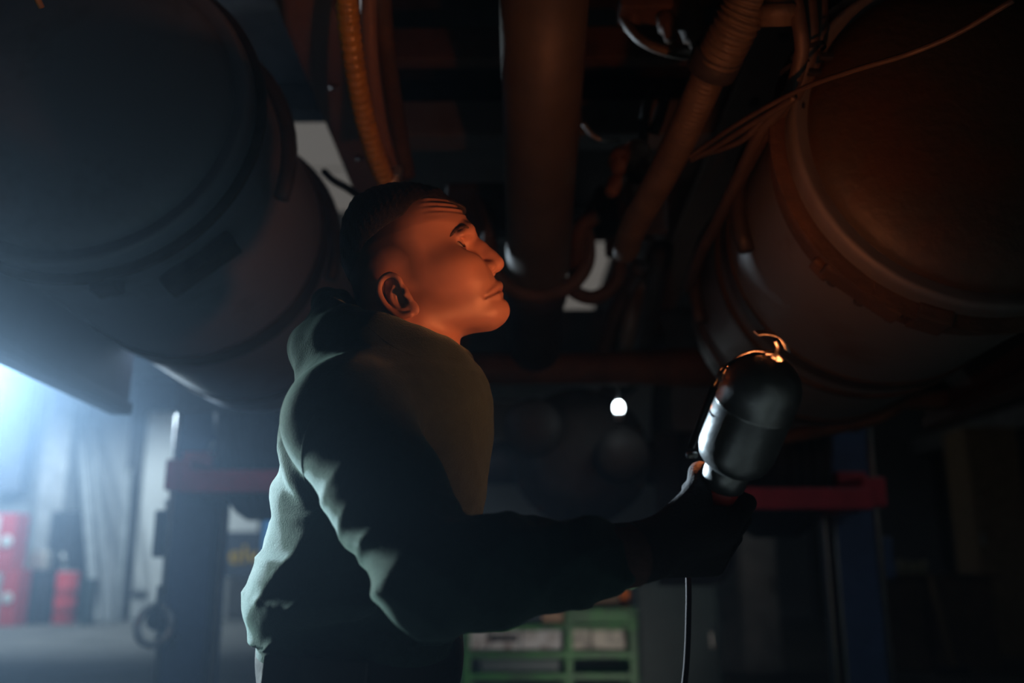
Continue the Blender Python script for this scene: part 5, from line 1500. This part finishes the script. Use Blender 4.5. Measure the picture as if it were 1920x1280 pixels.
# end plates: socket collar, cage frame and wires
MB().lathe(LAv - la * 0.030, la, [(0, 0.022), (0.004, 0.027), (0.030, 0.028), (0.036, 0.024), (0.05, 0.020)], 28).build('socket_collar', 'lamp_shell', lamp)
MB().lathe(LAv - la * 0.140, la, [(0, 0.013), (0.006, 0.0175), (0.03, 0.0185), (0.07, 0.0175), (0.09, 0.021), (0.107, 0.024), (0.115, 0.022)], 28).build('handle', 'lamp_red', lamp)
MB().sphere(LAv + la * 0.078 + opn * 0.002, (0.020, 0.020, 0.020), 20, 14).build('bulb', 'bulb', lamp)
MB().lathe(LAv + la * 0.03, la, [(-0.01, 0.012), (0.03, 0.012), (0.045, 0.014)], 16).build('bulb_base', 'white', lamp)
for w in (-0.9, -0.3, 0.3, 0.9):
    d_ = opn * math.cos(w) + sv * math.sin(w)
    pts = [LAv + la * 0.01 + d_ * 0.030, LAv + la * 0.04 + d_ * 0.048, LAv + la * (zd) + d_ * 0.050, LAv + la * (LL - 0.01) + d_ * 0.030, LAv + la * (LL + 0.004)]
    MB().tube(spline(pts, 6), 0.0014, 6).build('cage_wire', 'dark_metal', lamp)
for h in (0.06, 0.11):
    MB().tube([LAv + la * h + (opn * math.cos(w) + sv * math.sin(w)) * 0.0505 for w in np.linspace(-1.25, 1.25, 20)], 0.0013, 6).build('cage_ring', 'steel', lamp)
# side rails of the hinged cage
for s in (-1, 1):
    d_ = sv * s * (RS + 0.010) + opn * 0.012
    MB().tube([LAv + la * 0.02 + d_, LAv + la * (zd - 0.005) + d_], 0.0045, 8).build('cage_rail', 'black_plastic', lamp)
    MB().lathe(LAv + la * 0.012 + d_ - opn * 0.006, sv * s, [(-0.006, 0.004), (0.006, 0.004)], 10).build('hinge_pin', 'steel', lamp)
# lit end strip of the cage arching beyond the hood
pts = [LAv + la * (LL - 0.044 + 0.058 * math.sin(t)) + opn * (0.016 + 0.008 * math.sin(t)) + sv * (0.054 * math.cos(t)) for t in np.linspace(math.radians(78), math.radians(140), 16)]
mbs = MB()
for i in range(len(pts) - 1):
    t_ = (pts[i + 1] - pts[i]).normalized(); n_ = t_.cross(opn).normalized()
    q = [pts[i], pts[i + 1], pts[i + 1] + opn * 0.010, pts[i] + opn * 0.010]
    mbs.prism(q, n_ * 0.0015)
mbs.build('cage_strip', 'steel', lamp)
# hanging hook on top
MB().tube(spline([LAv + la * (LL - 0.002), LAv + la * (LL + 0.012), LAv + la * (LL + 0.022) + sv * 0.008], 5), 0.003, 8).build('hook', 'black_plastic', lamp)
# cord from the handle's end to the floor
ce = LAv - la * 0.140
cx0, cy0, cz0 = ce
MB().tube(spline([ce + la * 0.012, ce - la * 0.015, (cx0 - 0.008, cy0 - 0.002, cz0 - 0.06), (cx0 - 0.016, cy0 - 0.006, cz0 - 0.14), (0.191, cy0 - 0.01, 0.95), (0.184, cy0 - 0.01, 0.78), (0.180, cy0, 0.60), (0.182, cy0 + 0.01, 0.42), (0.205, cy0 + 0.02, 0.24), (0.235, cy0 + 0.05, 0.09), (0.30, cy0 + 0.12, 0.012), (0.45, cy0 + 0.22, 0.006), (0.70, cy0 + 0.30, 0.006), (1.0, cy0 + 0.34, 0.006)], 10), 0.0038, 8).build('cord', 'lamp_cord', lamp)

# gloves: palm, four fingers closing round the handle, thumb along it
def glove(wr, grip, axis, toward, back, name):
    """wr wrist; grip: middle of the held rod; axis: rod direction (thumb side); toward: from the wrist to the rod; back: out of the back of the hand"""
    lo = np.minimum(wr, grip) - 0.13; hi = np.maximum(wr, grip) + 0.13
    F_ = Field(*[np.arange(a_, b_, 0.0032) for a_, b_ in zip(lo, hi)])
    ax, tw, bk = [np.array(v, float) for v in (axis, toward, back)]
    # cuff
    F_.cap(wr - tw * 0.004, wr + tw * 0.03, 0.036, 0.034, 0.012)
    # palm: a slab behind the rod
    pc = grip + bk * 0.034
    for a_ in (-0.034, -0.012, 0.012, 0.034):
        F_.cap(wr + tw * 0.02 + ax * a_ * 0.5, pc + ax * a_ - tw * 0.006, 0.018, 0.0145, 0.012)
    F_.cap(wr + tw * 0.02 - bk * 0.004, pc + ax * 0.03 - tw * 0.03, 0.022, 0.022, 0.02)
    # fingers from the knuckles round the far side of the rod
    for i, (a_, ln, r_) in enumerate(((0.040, 1.0, 0.0112), (0.0135, 1.08, 0.0116), (-0.0130, 1.02, 0.0112), (-0.038, 0.88, 0.0100))):
        k0 = pc + ax * a_ + tw * 0.002
        k1 = grip + ax * a_ + tw * 0.038 * ln + bk * 0.016
        k2 = grip + ax * (a_ - 0.002) + tw * 0.020 * ln - bk * 0.026 * ln
        k3 = grip + ax * (a_ - 0.003) - tw * 0.012 - bk * 0.030 * ln
        F_.chain([k0, k1, k2, k3], [r_ * 1.12, r_ * 1.05, r_, r_ * 0.9], 0.0015)
    # thumb leaves the side of the palm and lies against the fingers
    t0 = wr + tw * 0.045 + ax * 0.020 - bk * 0.004
    F_.chain([t0, grip + ax * 0.050 - tw * 0.030 - bk * 0.004, grip + ax * 0.060 - tw * 0.004 - bk * 0.030, grip + ax * 0.056 + tw * 0.016 - bk * 0.034], [0.020, 0.0155, 0.0125, 0.0105], 0.010)
    g_ = F_.smooth_build(name, 'glove', person, 1)
    t3 = Vector(tw)
    MB().lathe(Vector(wr) - t3 * 0.034, t3, [(0, 0.030), (0.003, 0.036), (0.034, 0.037), (0.040, 0.035)], 28).build('knit_cuff', 'glove_cuff', g_)
    g_['label'] = 'black knitted work glove'
    return g_
grip = np.array(LAv - la * 0.092)
axv = np.array(la)
tw = grip - WRI[-1]; tw = tw - axv * (tw @ axv) * 0.6; tw /= np.linalg.norm(tw)
bk = np.cross(tw, axv); bk /= np.linalg.norm(bk)
if bk[1] > 0: bk = -bk
tw2 = grip + bk * 0.02 - WRI[-1]; tw2 /= np.linalg.norm(tw2)
glove(WRI[-1], grip, axv, tw2, bk, 'glove')
# the far hand rests half closed before his belly, hidden by the trunk (it hangs at his far side)
tw_f = np.array([0.25, -0.05, -0.95]); tw_f /= np.linalg.norm(tw_f)
ax_f = np.array([0.95, 0.0, 0.25]); ax_f /= np.linalg.norm(ax_f)
glove(WRI[1], WRI[1] + tw_f * 0.095 + np.array([0, -0.03, 0]), ax_f, tw_f, np.array([0.0, 1.0, 0.0]), 'glove')
